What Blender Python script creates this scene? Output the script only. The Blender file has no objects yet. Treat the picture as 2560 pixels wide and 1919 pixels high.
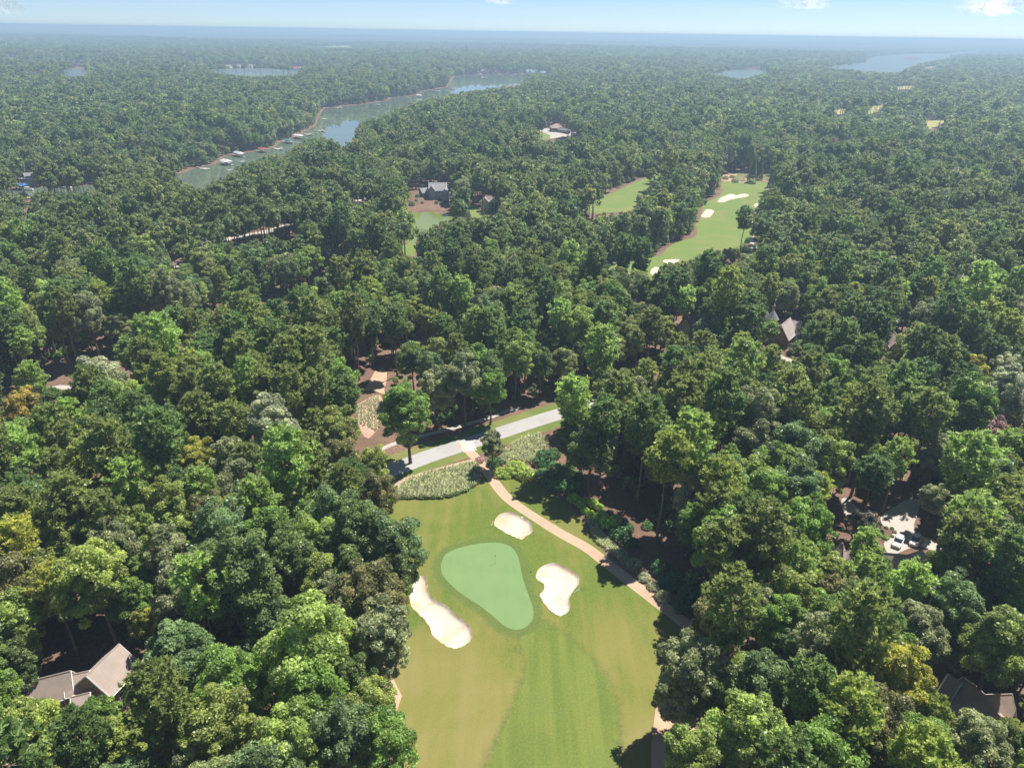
import bpy, math, random
import numpy as np
from mathutils import Matrix, Vector
from mathutils.geometry import delaunay_2d_cdt

# ------------------------------------------------------------------ camera, sky, sun, exposure
SC = bpy.context.scene
COL = SC.collection
FPX = 1775.0                                   # focal length in photo pixels (2560 wide)
PITCH = math.atan((959.5 - 80) / FPX)
ROLL = math.atan(0.0155)
CAMZ = 100.0
R0 = np.array([1.0, 0, 0]); U0 = np.array([0, math.sin(PITCH), math.cos(PITCH)])
FW = np.array([0, math.cos(PITCH), -math.sin(PITCH)])
RT = math.cos(ROLL) * R0 + math.sin(ROLL) * U0
UP = -math.sin(ROLL) * R0 + math.cos(ROLL) * U0
cam_d = bpy.data.cameras.new('camera'); cam = bpy.data.objects.new('camera', cam_d); COL.objects.link(cam)
cam_d.sensor_fit = 'HORIZONTAL'; cam_d.sensor_width = 36.0; cam_d.lens = 36.0 * FPX / 2560.0
cam_d.clip_start = 0.5; cam_d.clip_end = 80000.0
M = Matrix.Identity(4)
for i in range(3):
    M[i][0] = RT[i]; M[i][1] = UP[i]; M[i][2] = -FW[i]
M[2][3] = CAMZ
cam.matrix_world = M
SC.camera = cam

SUN_AZ, SUN_EL = math.radians(47), math.radians(61)
SDIR = Vector((math.sin(SUN_AZ) * math.cos(SUN_EL), math.cos(SUN_AZ) * math.cos(SUN_EL), math.sin(SUN_EL)))
W = bpy.data.worlds.new('World'); SC.world = W; W.use_nodes = True
nt = W.node_tree; nt.nodes.clear()
sky = nt.nodes.new('ShaderNodeTexSky'); sky.sky_type = 'NISHITA'; sky.sun_disc = False
sky.sun_elevation = SUN_EL; sky.sun_rotation = SUN_AZ; sky.altitude = 1000; sky.air_density = 0.55
sky.dust_density = 0.4; sky.ozone_density = 4.0
bg = nt.nodes.new('ShaderNodeBackground'); bg.inputs['Strength'].default_value = 0.085
wo = nt.nodes.new('ShaderNodeOutputWorld')
nt.links.new(sky.outputs[0], bg.inputs[0]); nt.links.new(bg.outputs[0], wo.inputs[0])
sd = bpy.data.lights.new('sun', 'SUN'); sd.energy = 5.0; sd.angle = math.radians(0.53); sd.color = (1.0, 0.95, 0.87)
sun = bpy.data.objects.new('sun', sd); COL.objects.link(sun)
sun.rotation_euler = SDIR.to_track_quat('Z', 'Y').to_euler(); sun.location = (0, 0, 400)
vs = SC.view_settings; vs.view_transform = 'Standard'; vs.look = 'None'; vs.exposure = 0.68; vs.gamma = 1.0
vs.use_curve_mapping = False
SC.render.engine = 'CYCLES'
cy = SC.cycles
cy.max_bounces = 7; cy.diffuse_bounces = 4; cy.glossy_bounces = 2; cy.transmission_bounces = 4
cy.volume_bounces = 0; cy.transparent_max_bounces = 24; cy.use_denoising = True
cy.sample_clamp_indirect = 4.0; cy.caustics_reflective = False; cy.caustics_refractive = False
try:
    cy.denoising_prefilter = 'ACCURATE'
except Exception:
    pass

rng = np.random.default_rng(7)
random.seed(7)

# ------------------------------------------------------------------ helpers: terrain and projection
LAKE_Z = -10.0
def sstep(a, b, x):
    t = np.clip((np.asarray(x, float) - a) / (b - a), 0, 1)
    return t * t * (3 - 2 * t)

def base_h(x, y):
    x = np.asarray(x, float); y = np.asarray(y, float)
    r = np.hypot(x, y - 125)
    n = (np.sin(x / 47 + 1.3 * np.sin(y / 71)) * np.cos(y / 53 + 0.7) + 0.6 * np.sin(x / 23 - y / 31 + 2))
    big = (np.sin(x / 640 + 1.1 * np.sin(y / 900 + 1)) * np.cos(y / 760 + 0.4) + 0.5 * np.sin((x + y) / 370))
    far = np.sin(x / 2100 + 0.5) * np.cos(y / 1700) + 0.6 * np.sin(x / 900 + y / 1300 + 2.0)
    z = 1.6 * n * sstep(100, 330, r) - 3.5 * sstep(160, 600, r)
    ridge = np.sin(y / 610 + 1.4 * np.sin(x / 1900)) * np.cos(x / 2300 + 0.6)
    z = z + 3.0 * big * sstep(500, 1500, r) + (8.0 * far + 15.0 * ridge) * sstep(2800, 7000, r) + 14.0 * sstep(6000, 20000, r)
    return z

def proj(x, y, z):
    x = np.asarray(x, float); y = np.asarray(y, float); z = np.asarray(z, float) - CAMZ
    c = x * FW[0] + y * FW[1] + z * FW[2]
    u = x * RT[0] + y * RT[1] + z * RT[2]; v = x * UP[0] + y * UP[1] + z * UP[2]
    return 1280 + FPX * u / c, 959.5 - FPX * v / c, FPX / c

def ray(px, py):
    return FW + (px - 1280) / FPX * RT + (959.5 - py) / FPX * UP

def atz(px, py, z):
    d = ray(px, py); d = d / -d[2] if d[2] < -1e-4 else d / 1e-4
    t = CAMZ - z
    return np.array([d[0] * t, d[1] * t, z])

def pix(px, py, zoff=0.0):
    z = zoff
    for _ in range(8):
        q = atz(px, py, z); z = float(base_h(q[0], q[1])) + zoff
    return atz(px, py, z)

def water_pt(px, py):
    return atz(px, py, LAKE_Z)

def ZM(ox, oy, s):
    return lambda pts: [(ox + p[0] / s, oy + p[1] / s) + tuple(p[2:]) for p in pts]
Z1 = ZM(900, 950, 2.457); Z2 = ZM(850, 1250, 2.458); Z3 = ZM(0, 1250, 2.458); Z4 = ZM(1660, 1250, 2.458)
Z5 = ZM(1660, 650, 2.457); Z6 = ZM(0, 650, 2.457); Z7 = ZM(0, 50, 2.457); Z8 = ZM(850, 50, 2.457); ZR = ZM(1660, 50, 2.457)
ZP = ZM(950, 400, 5.5275); ZG = ZM(900, 850, 5.5275); ZH1 = ZM(0, 1580, 5.5275); ZH3 = ZM(2000, 1200, 5.5275)
ZH2 = ZM(2260, 1640, 7.37); ZH5 = ZM(1650, 740, 5.53); ZF = ZM(1640, 400, 5.5275); ZC = ZM(1250, 150, 5.5275); Z0 = ZM(0, 0, 3.455)

def inpoly(X, Y, poly):
    X = np.asarray(X, float); Y = np.asarray(Y, float)
    res = np.zeros(X.shape, bool); n = len(poly); j = n - 1
    for i in range(n):
        xi, yi = poly[i][:2]; xj, yj = poly[j][:2]
        if yi != yj:
            c = ((yi > Y) != (yj > Y)) & (X < (xj - xi) * (Y - yi) / (yj - yi) + xi)
            res ^= c
        j = i
    return res

def polydist(X, Y, poly):
    X = np.asarray(X, float); Y = np.asarray(Y, float)
    d = np.full(X.shape, 1e18); n = len(poly)
    for i in range(n):
        ax, ay = poly[i][:2]; bx, by = poly[(i + 1) % n][:2]
        vx, vy = bx - ax, by - ay; L = vx * vx + vy * vy + 1e-12
        t = np.clip(((X - ax) * vx + (Y - ay) * vy) / L, 0, 1)
        d = np.minimum(d, (X - ax - t * vx) ** 2 + (Y - ay - t * vy) ** 2)
    return np.sqrt(d)

def sdist(X, Y, poly):
    d = polydist(X, Y, poly)
    return np.where(inpoly(X, Y, poly), -d, d)

def smooth_poly(pts, it=2):
    p = [np.array(q[:2], float) for q in pts]
    for _ in range(it):
        o = []
        for i in range(len(p)):
            a, b = p[i], p[(i + 1) % len(p)]
            o += [a * .75 + b * .25, a * .25 + b * .75]
        p = o
    return [tuple(q) for q in p]

def smooth_line(pts, it=2):
    p = [np.array(q[:2], float) for q in pts]
    for _ in range(it):
        o = [p[0]]
        for i in range(len(p) - 1):
            a, b = p[i], p[i + 1]
            o += [a * .75 + b * .25, a * .25 + b * .75]
        p = o + [p[-1]]
    return p

def ribbon(line, w):
    p = smooth_line(line); L, Rr = [], []
    for i in range(len(p)):
        a = p[max(0, i - 1)]; b = p[min(len(p) - 1, i + 1)]
        t = (b - a) / (np.linalg.norm(b - a) + 1e-9); n = np.array([-t[1], t[0]])
        L.append(tuple(p[i] + n * w / 2)); Rr.append(tuple(p[i] - n * w / 2))
    return L + Rr[::-1]

def offset_poly(poly, d):
    p = np.array(poly); n = len(p); area = 0
    for i in range(n):
        area += p[i][0] * p[(i + 1) % n][1] - p[(i + 1) % n][0] * p[i][1]
    sg = 1 if area > 0 else -1
    o = []
    for i in range(n):
        t = p[(i + 1) % n] - p[i - 1]; t = t / (np.linalg.norm(t) + 1e-9)
        o.append(tuple(p[i] + sg * d * np.array([t[1], -t[0]])))
    return o

def G(pts):
    return [tuple(pix(p[0], p[1])[:2]) for p in pts]
def Wt(pts):
    return [tuple(water_pt(p[0], p[1])[:2]) for p in pts]

# ------------------------------------------------------------------ materials
def new_mat(name):
    m = bpy.data.materials.new(name); m.use_nodes = True
    t = m.node_tree; t.nodes.clear()
    return m, t, t.nodes.new('ShaderNodeOutputMaterial')

def ramp(t, stops, interp='LINEAR'):
    r = t.nodes.new('ShaderNodeValToRGB'); r.color_ramp.interpolation = interp
    e = r.color_ramp.elements
    while len(e) < len(stops): e.new(0.5)
    for k, (pos, c) in enumerate(stops):
        e[k].position = pos; e[k].color = (*c, 1)
    return r

def noise(t, scale, detail=3, rough=0.55, vec=None, dist=0.0):
    n = t.nodes.new('ShaderNodeTexNoise'); n.inputs['Scale'].default_value = scale
    n.inputs['Detail'].default_value = detail; n.inputs['Roughness'].default_value = rough
    n.inputs['Distortion'].default_value = dist
    if vec is not None: t.links.new(vec, n.inputs['Vector'])
    return n

def position(t, scale=(1, 1, 1), rotz=0.0):
    g = t.nodes.new('ShaderNodeNewGeometry'); mp = t.nodes.new('ShaderNodeMapping')
    mp.inputs['Scale'].default_value = scale; mp.inputs['Rotation'].default_value = (0, 0, rotz)
    t.links.new(g.outputs['Position'], mp.inputs['Vector'])
    return mp.outputs['Vector']

def mixc(t, fac, a, b, mode='MIX'):
    m = t.nodes.new('ShaderNodeMix'); m.data_type = 'RGBA'; m.blend_type = mode
    for sock, v in ((m.inputs[0], fac), (m.inputs[6], a), (m.inputs[7], b)):
        if hasattr(v, 'links') or isinstance(v, bpy.types.NodeSocket): t.links.new(v, sock)
        else: sock.default_value = v if isinstance(v, float) else (*v, 1)
    return m.outputs[2]

def mapr(t, val, a, b, c=0.0, d=1.0):
    m = t.nodes.new('ShaderNodeMapRange'); t.links.new(val, m.inputs[0])
    for k, v in zip((1, 2, 3, 4), (a, b, c, d)): m.inputs[k].default_value = v
    return m.outputs[0]

def principled(t, out, col, rough=0.8, spec=0.2, bump=None, bstr=0.3, bdist=0.05):
    b = t.nodes.new('ShaderNodeBsdfPrincipled')
    if isinstance(col, bpy.types.NodeSocket): t.links.new(col, b.inputs['Base Color'])
    else: b.inputs['Base Color'].default_value = (*col, 1)
    b.inputs['Roughness'].default_value = rough; b.inputs['Specular IOR Level'].default_value = spec
    if bump is not None:
        bp = t.nodes.new('ShaderNodeBump'); bp.inputs['Strength'].default_value = bstr; bp.inputs['Distance'].default_value = bdist
        t.links.new(bump, bp.inputs['Height']); t.links.new(bp.outputs[0], b.inputs['Normal'])
    t.links.new(b.outputs[0], out.inputs['Surface'])
    return b

MATS = {}
def plain(name, col, rough=0.7, spec=0.3, var=0.12, scale=1.5, metallic=0.0):
    if name in MATS: return MATS[name]
    m, t, o = new_mat(name)
    n = noise(t, scale, 4, 0.6, position(t))
    lo = tuple(c * (1 - var) for c in col); hi = tuple(min(1, c * (1 + var)) for c in col)
    r = ramp(t, [(0.3, lo), (0.7, hi)]); t.links.new(n.outputs['Fac'], r.inputs[0])
    b = principled(t, o, r.outputs[0], rough, spec); b.inputs['Metallic'].default_value = metallic
    MATS[name] = m
    return m

def grass_mat(name, a, b, dry, dry_lo, dry_hi, stripe=None, patch=0.06):
    m, t, o = new_mat(name)
    n1 = noise(t, patch, 4, 0.6, position(t)); n2 = noise(t, 0.9, 4, 0.65, position(t)); n3 = noise(t, 7.0, 3, 0.6, position(t))
    c = mixc(t, mapr(t, n2.outputs['Fac'], 0.3, 0.7), a, b)
    c = mixc(t, mapr(t, n1.outputs['Fac'], dry_lo, dry_hi), c, dry)
    if stripe:
        n4 = noise(t, 1.0, 2, 0.5, position(t, (stripe[0], stripe[1], 1), stripe[2]), 0.3)
        c = mixc(t, mapr(t, n4.outputs['Fac'], 0.35, 0.65, 0.0, 0.35), c, tuple(x * 1.28 for x in a))
    c = mixc(t, mapr(t, n3.outputs['Fac'], 0.25, 0.75, 0.0, 0.4), c, tuple(x * 0.72 for x in a))
    principled(t, o, c, 0.85, 0.15, n3.outputs['Fac'], 0.25, 0.03)
    MATS[name] = m
    return m

# rough: greener round the green, olive and tan further out
m, t, o = new_mat('rough_grass')
n1 = noise(t, 0.045, 5, 0.62, position(t), 0.6); n2 = noise(t, 0.5, 4, 0.65, position(t)); n3 = noise(t, 6.0, 3, 0.6, position(t))
n4 = noise(t, 1.0, 3, 0.55, position(t, (0.5, 0.05, 1), 0.25), 0.4)
g = t.nodes.new('ShaderNodeNewGeometry'); sx = t.nodes.new('ShaderNodeSeparateXYZ'); t.links.new(g.outputs['Position'], sx.inputs[0])
ad = t.nodes.new('ShaderNodeMath'); ad.operation = 'ADD'
t.links.new(mapr(t, sx.outputs[1], 112, 78, 0.0, 0.30), ad.inputs[0]); t.links.new(n1.outputs['Fac'], ad.inputs[1])
ad2 = t.nodes.new('ShaderNodeMath'); ad2.operation = 'ADD'
t.links.new(ad.outputs[0], ad2.inputs[0]); t.links.new(mapr(t, n4.outputs['Fac'], 0.3, 0.7, -0.09, 0.09), ad2.inputs[1])
c = mixc(t, mapr(t, n2.outputs['Fac'], 0.3, 0.7), (0.086, 0.148, 0.021), (0.13, 0.178, 0.03))
c = mixc(t, mapr(t, ad2.outputs[0], 0.44, 0.66), c, (0.208, 0.2, 0.052))
c = mixc(t, mapr(t, ad2.outputs[0], 0.68, 0.86, 0.0, 0.8), c, (0.27, 0.225, 0.088))
at = t.nodes.new('ShaderNodeAttribute'); at.attribute_name = 'fair'; ac = t.nodes.new('ShaderNodeAttribute'); ac.attribute_name = 'collar'; ae = t.nodes.new('ShaderNodeAttribute'); ae.attribute_name = 'edge'
n5 = noise(t, 0.11, 3, 0.55, position(t), 0.8); n6 = noise(t, 1.0, 2, 0.5, position(t, (0.5, 0.025, 1), 0.06), 0.3); n7 = noise(t, 0.7, 4, 0.7, position(t))
cf = mixc(t, mapr(t, n6.outputs['Fac'], 0.35, 0.65), (0.112, 0.166, 0.03), (0.168, 0.21, 0.045))
cf = mixc(t, mapr(t, n5.outputs['Fac'], 0.54, 0.62, 0.0, 0.28), cf, (0.075, 0.128, 0.03))
cf = mixc(t, mapr(t, n5.outputs['Fac'], 0.44, 0.36, 0.0, 0.6), cf, (0.14, 0.185, 0.048))
def wob(sock, amt):
    q = t.nodes.new('ShaderNodeMath'); q.operation = 'ADD'; t.links.new(sock, q.inputs[0]); t.links.new(mapr(t, n7.outputs['Fac'], 0.3, 0.7, -amt, amt), q.inputs[1]); return q.outputs[0]
c = mixc(t, mapr(t, wob(at.outputs['Fac'], 0.2), 0.25, 0.75), c, cf)
c = mixc(t, mapr(t, wob(ae.outputs['Fac'], 0.25), 0.4, 1.0, 0.0, 0.45), c, (0.07, 0.105, 0.024))
c = mixc(t, mapr(t, wob(ac.outputs['Fac'], 0.15), 0.25, 0.75, 0.0, 0.85), c, (0.088, 0.148, 0.038))
n8 = noise(t, 2.6, 4, 0.7, position(t)); c = mixc(t, mapr(t, n8.outputs['Fac'], 0.42, 0.68, 0.0, 0.38), c, (0.3, 0.27, 0.1)); c = mixc(t, mapr(t, n3.outputs['Fac'], 0.25, 0.75, 0.0, 0.3), c, (0.075, 0.11, 0.02))
principled(t, o, c, 0.9, 0.1, n3.outputs['Fac'], 0.35, 0.05)
MATS['rough'] = m
grass_mat('fairway', (0.125, 0.215, 0.035), (0.15, 0.235, 0.05), (0.2, 0.22, 0.055), 0.56, 0.8, (0.55, 0.03, 0.08))
grass_mat('collar', (0.10, 0.20, 0.055), (0.115, 0.21, 0.05), (0.15, 0.2, 0.06), 0.55, 0.8)
grass_mat('verge', (0.11, 0.17, 0.03), (0.17, 0.2, 0.05), (0.26, 0.22, 0.09), 0.45, 0.7)
grass_mat('lawn_far', (0.145, 0.215, 0.05), (0.185, 0.25, 0.062), (0.26, 0.245, 0.085), 0.45, 0.75)
grass_mat('field', (0.3, 0.33, 0.09), (0.4, 0.36, 0.12), (0.5, 0.4, 0.2), 0.4, 0.7)
m, t, o = new_mat('putting_green')
n1 = noise(t, 0.22, 4, 0.6, position(t)); n2 = noise(t, 1.0, 2, 0.5, position(t, (1.1, 0.05, 1), -0.35)); n3 = noise(t, 14, 2, 0.5, position(t))
c = mixc(t, mapr(t, n1.outputs['Fac'], 0.3, 0.7), (0.155, 0.255, 0.1), (0.18, 0.28, 0.112))
c = mixc(t, mapr(t, n2.outputs['Fac'], 0.35, 0.65, 0.0, 0.3), c, (0.2, 0.28, 0.104))
c = mixc(t, mapr(t, n3.outputs['Fac'], 0.3, 0.7, 0.0, 0.18), c, (0.11, 0.21, 0.08))
principled(t, o, c, 0.8, 0.2); MATS['green'] = m
m, t, o = new_mat('bunker_sand')
n1 = noise(t, 0.16, 4, 0.6, position(t), 0.5); n2 = noise(t, 2.2, 4, 0.7, position(t, (1, 0.5, 1), 0.6))
c = mixc(t, mapr(t, n1.outputs['Fac'], 0.48, 0.66), (0.62, 0.545, 0.455), (0.55, 0.39, 0.25))
c = mixc(t, mapr(t, n2.outputs['Fac'], 0.3, 0.7, 0.0, 0.3), c, (0.5, 0.43, 0.34))
principled(t, o, c, 0.95, 0.1, n2.outputs['Fac'], 0.5, 0.08); MATS['sand'] = m
m, t, o = new_mat('pine_straw_ground')
n1 = noise(t, 0.05, 5, 0.65, position(t)); n2 = noise(t, 1.3, 5, 0.7, position(t)); n3 = noise(t, 9, 3, 0.7, position(t))
c = mixc(t, mapr(t, n1.outputs['Fac'], 0.38, 0.62), (0.165, 0.105, 0.072), (0.25, 0.165, 0.12))
c = mixc(t, mapr(t, n2.outputs['Fac'], 0.42, 0.62, 0.0, 0.7), c, (0.11, 0.06, 0.042))
c = mixc(t, mapr(t, n3.outputs['Fac'], 0.5, 0.7, 0.0, 0.5), c, (0.33, 0.24, 0.18))
principled(t, o, c, 0.95, 0.05, n2.outputs['Fac'], 0.6, 0.15); MATS['ground'] = m
def paving(name, a, b, dark, sc=0.5):
    m, t, o = new_mat(name)
    n1 = noise(t, sc, 5, 0.65, position(t)); n2 = noise(t, 0.12, 3, 0.6, position(t)); n3 = noise(t, 12, 2, 0.5, position(t))
    c = mixc(t, mapr(t, n1.outputs['Fac'], 0.3, 0.7), a, b)
    c = mixc(t, mapr(t, n2.outputs['Fac'], 0.5, 0.75, 0.0, 0.6), c, dark)
    c = mixc(t, mapr(t, n3.outputs['Fac'], 0.4, 0.7, 0.0, 0.3), c, dark)
    principled(t, o, c, 0.85, 0.2, n3.outputs['Fac'], 0.2, 0.02); MATS[name] = m
paving('asphalt', (0.37, 0.36, 0.345), (0.43, 0.41, 0.4), (0.3, 0.285, 0.275))
paving('cart_path', (0.45, 0.32, 0.22), (0.53, 0.39, 0.28), (0.36, 0.235, 0.15), 0.8)
paving('concrete', (0.42, 0.38, 0.34), (0.5, 0.46, 0.41), (0.33, 0.29, 0.25))
paving('crossing', (0.5, 0.46, 0.43), (0.56, 0.51, 0.48), (0.42, 0.38, 0.36))
paving('mulch', (0.42, 0.27, 0.2), (0.5, 0.35, 0.26), (0.3, 0.17, 0.12), 1.2)
paving('bare_earth', (0.5, 0.33, 0.22), (0.6, 0.43, 0.3), (0.36, 0.19, 0.11), 0.4)
def water(name, col, rough, bscale):
    m, t, o = new_mat(name)
    n1 = noise(t, bscale, 4, 0.6, position(t, (1, 0.6, 1))); n2 = noise(t, 0.008, 3, 0.5, position(t))
    c = mixc(t, mapr(t, n2.outputs['Fac'], 0.35, 0.65), col, tuple(x * 0.75 for x in col))
    b = principled(t, o, c, rough, 0.5, n1.outputs['Fac'], 0.12, 0.05); b.inputs['IOR'].default_value = 1.33
    MATS[name] = m
water('lake_water', (0.14, 0.18, 0.125), 0.03, 0.25)
water('lake_water_ruffled', (0.14, 0.18, 0.14), 0.3, 0.05)
water('pond_water', (0.2, 0.25, 0.06), 0.03, 0.5)

# foliage: a per-card tint attribute varies each leaf clump; the tree's colour is its own
FOL = 3.5
def foliage_mat(name, stops=None, transl=0.5):
    m, t, o = new_mat(name)
    oi = t.nodes.new('ShaderNodeObjectInfo')
    if stops:
        r = ramp(t, stops); t.links.new(oi.outputs['Random'], r.inputs[0]); col = r.outputs[0]
    else:
        col = oi.outputs['Color']
    gn = t.nodes.new('ShaderNodeMix'); gn.data_type = 'RGBA'; gn.blend_type = 'MULTIPLY'; gn.inputs[0].default_value = 1.0; gn.inputs[7].default_value = (FOL * 1.15, FOL, FOL * 1.12, 1); t.links.new(col, gn.inputs[6]); col = gn.outputs[2]
    at = t.nodes.new('ShaderNodeAttribute'); at.attribute_name = 'tint'
    hs = t.nodes.new('ShaderNodeHueSaturation'); t.links.new(col, hs.inputs['Color'])
    t.links.new(mapr(t, at.outputs['Fac'], 0, 1, 0.38, 1.75), hs.inputs['Value'])
    t.links.new(mapr(t, at.outputs['Fac'], 0, 1, 0.512, 0.488), hs.inputs['Hue'])
    df = t.nodes.new('ShaderNodeBsdfPrincipled'); df.inputs['Roughness'].default_value = 0.4; df.inputs['Specular IOR Level'].default_value = 0.5
    tr = t.nodes.new('ShaderNodeBsdfTranslucent'); mx = t.nodes.new('ShaderNodeMixShader'); mx.inputs[0].default_value = transl
    hs2 = t.nodes.new('ShaderNodeHueSaturation'); hs2.inputs['Hue'].default_value = 0.49; hs2.inputs['Value'].default_value = 1.15
    t.links.new(hs.outputs[0], df.inputs['Base Color']); t.links.new(hs.outputs[0], hs2.inputs['Color']); t.links.new(hs2.outputs[0], tr.inputs['Color'])
    t.links.new(df.outputs[0], mx.inputs[1]); t.links.new(tr.outputs[0], mx.inputs[2]); t.links.new(mx.outputs[0], o.inputs['Surface'])
    MATS[name] = m
    return m
foliage_mat('foliage')
C_BROAD = {'deep green': (0.046, 0.074, 0.022), 'mid green': (0.06, 0.108, 0.022), 'blue green': (0.054, 0.092, 0.034),
           'olive green': (0.08, 0.108, 0.028), 'lime green': (0.09, 0.125, 0.03), 'grey green': (0.085, 0.11, 0.05),
           'light green': (0.088, 0.132, 0.033), 'yellow green': (0.128, 0.152, 0.028), 'brownish green': (0.068, 0.08, 0.028),
           'pale silvery green': (0.112, 0.14, 0.078), 'rusty red': (0.115, 0.09, 0.078), 'dark bronze': (0.055, 0.06, 0.04),
           'golden': (0.13, 0.13, 0.03)}
foliage_mat('foliage_broadleaf', [(0.0, C_BROAD['deep green']), (0.22, C_BROAD['blue green']), (0.4, C_BROAD['mid green']),
            (0.58, C_BROAD['light green']), (0.72, C_BROAD['grey green']), (0.86, C_BROAD['olive green']), (0.965, (0.085, 0.12, 0.03)), (1.0, C_BROAD['lime green'])])
foliage_mat('foliage_pine', [(0.0, (0.04, 0.07, 0.021)), (0.3, (0.052, 0.086, 0.025)), (0.55, (0.064, 0.094, 0.026)), (0.8, (0.055, 0.088, 0.03)), (1.0, (0.086, 0.112, 0.032))])
plain('bark', (0.16, 0.125, 0.1), 0.95, 0.05, 0.35, 3.0)
plain('bark_pine', (0.22, 0.16, 0.125), 0.95, 0.05, 0.35, 3.0)

# ------------------------------------------------------------------ object helpers
def tag(o, label=None, cat=None, group=None, kind=None):
    if label: o['label'] = label
    if cat: o['category'] = cat
    if group: o['group'] = group
    if kind: o['kind'] = kind
    return o

def mesh_data(name, verts, faces, mat=None, tint=None, smooth=False):
    me = bpy.data.meshes.new(name)
    if isinstance(verts, np.ndarray) and isinstance(faces, np.ndarray):
        k = faces.shape[1]
        me.vertices.add(len(verts)); me.vertices.foreach_set('co', verts.astype(np.float32).ravel())
        me.loops.add(faces.size); me.loops.foreach_set('vertex_index', faces.astype(np.int32).ravel())
        me.polygons.add(len(faces)); me.polygons.foreach_set('loop_start', (np.arange(len(faces)) * k).astype(np.int32))
        me.polygons.foreach_set('loop_total', np.full(len(faces), k, np.int32))
        me.update(calc_edges=True)
    else:
        me.from_pydata([tuple(map(float, v)) for v in verts], [], [tuple(map(int, f)) for f in faces])
        me.update()
    if mat is not None: me.materials.append(MATS[mat] if isinstance(mat, str) else mat)
    if tint is not None:
        a = me.attributes.new('tint', 'FLOAT', 'POINT'); a.data.foreach_set('value', np.asarray(tint, np.float32))
    if smooth: me.polygons.foreach_set('use_smooth', np.ones(len(me.polygons), bool))
    return me

def obj(name, me, parent=None, loc=None, rotz=None):
    o = bpy.data.objects.new(name, me); COL.objects.link(o)
    if parent is not None: o.parent = parent
    if loc is not None: o.location = tuple(map(float, loc))
    if rotz is not None: o.rotation_euler = (0, 0, float(rotz))
    return o

def empty(name, loc, rotz=0.0, scale=1.0):
    o = bpy.data.objects.new(name, None); COL.objects.link(o)
    o.location = tuple(map(float, loc)); o.rotation_euler = (0, 0, float(rotz)); o.scale = (scale,) * 3 if not hasattr(scale, '__len__') else scale
    o.empty_display_size = 0.5
    return o

class MB:
    """collects boxes, prisms and tubes into one mesh"""
    def __init__(s): s.v = []; s.f = []
    def poly(s, pts, faces):
        b = len(s.v); s.v += [tuple(map(float, p)) for p in pts]; s.f += [tuple(b + i for i in f) for f in faces]; return s
    def box(s, c, d, rz=0.0):
        cx, cy, cz = c; hx, hy, hz = d[0] / 2, d[1] / 2, d[2] / 2; ca, sa = math.cos(rz), math.sin(rz)
        P = [(cx + ca * x - sa * y, cy + sa * x + ca * y, cz + z) for z in (-hz, hz) for x, y in ((-hx, -hy), (hx, -hy), (hx, hy), (-hx, hy))]
        return s.poly(P, [(3, 2, 1, 0), (4, 5, 6, 7), (0, 1, 5, 4), (1, 2, 6, 5), (2, 3, 7, 6), (3, 0, 4, 7)])
    def tube(s, a, b, ra, rb, n=7, cap=True):
        a = np.array(a, float); b = np.array(b, float); d = b - a; d /= np.linalg.norm(d) + 1e-9
        u = np.cross(d, [0, 0, 1.0] if abs(d[2]) < .9 else [1.0, 0, 0]); u /= np.linalg.norm(u); w = np.cross(d, u)
        P = [a + ra * (math.cos(k * 2 * math.pi / n) * u + math.sin(k * 2 * math.pi / n) * w) for k in range(n)] + \
            [b + rb * (math.cos(k * 2 * math.pi / n) * u + math.sin(k * 2 * math.pi / n) * w) for k in range(n)]
        F = [(k, (k + 1) % n, n + (k + 1) % n, n + k) for k in range(n)]
        if cap: F += [tuple(range(n))[::-1], tuple(range(n, 2 * n))]
        return s.poly(P, F)
    def build(s, name, mat, parent=None, loc=None, rotz=None, smooth=False):
        return obj(name, mesh_data(name, s.v, s.f, mat, smooth=smooth), parent, loc, rotz)

# ------------------------------------------------------------------ the plan of the place (photo pixels turned into ground points)
PROT = []                                            # picture areas that the woods leave open
def keep(pts): PROT.append([(p[0], p[1]) for p in pts])

LAWN = [(957, 1276), (960, 1230), (985, 1245), (1103, 1247), (1165, 1231), (1203, 1206), (1213, 1186), (1225, 1170), (1242, 1190), (1327, 1202), (1380, 1231),
        (1421, 1263), (1453, 1296), (1486, 1341), (1500, 1372), (1560, 1425), (1640, 1490), (1720, 1555), (1700, 1610), (1668, 1650), (1668, 1730), (1639, 1771), (1628, 1860), (1625, 2000), (1620, 2400),
        (950, 2400), (975, 2000), (985, 1900), (975, 1820), (965, 1750), (985, 1690), (1000, 1640), (1000, 1585), (1000, 1516), (1015, 1438), (1020, 1394), (990, 1337), (960, 1300)]
GREEN = Z1([(505, 1110), (530, 1070), (600, 1040), (720, 1012), (830, 1003), (900, 1015), (950, 1050), (975, 1100), (985, 1160), (1000, 1230), (1035, 1330), (1065, 1410),
            (1065, 1470), (1035, 1515), (985, 1542), (930, 1540), (880, 1515), (820, 1460), (740, 1395), (650, 1340), (560, 1270), (505, 1205), (495, 1155)])
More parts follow.
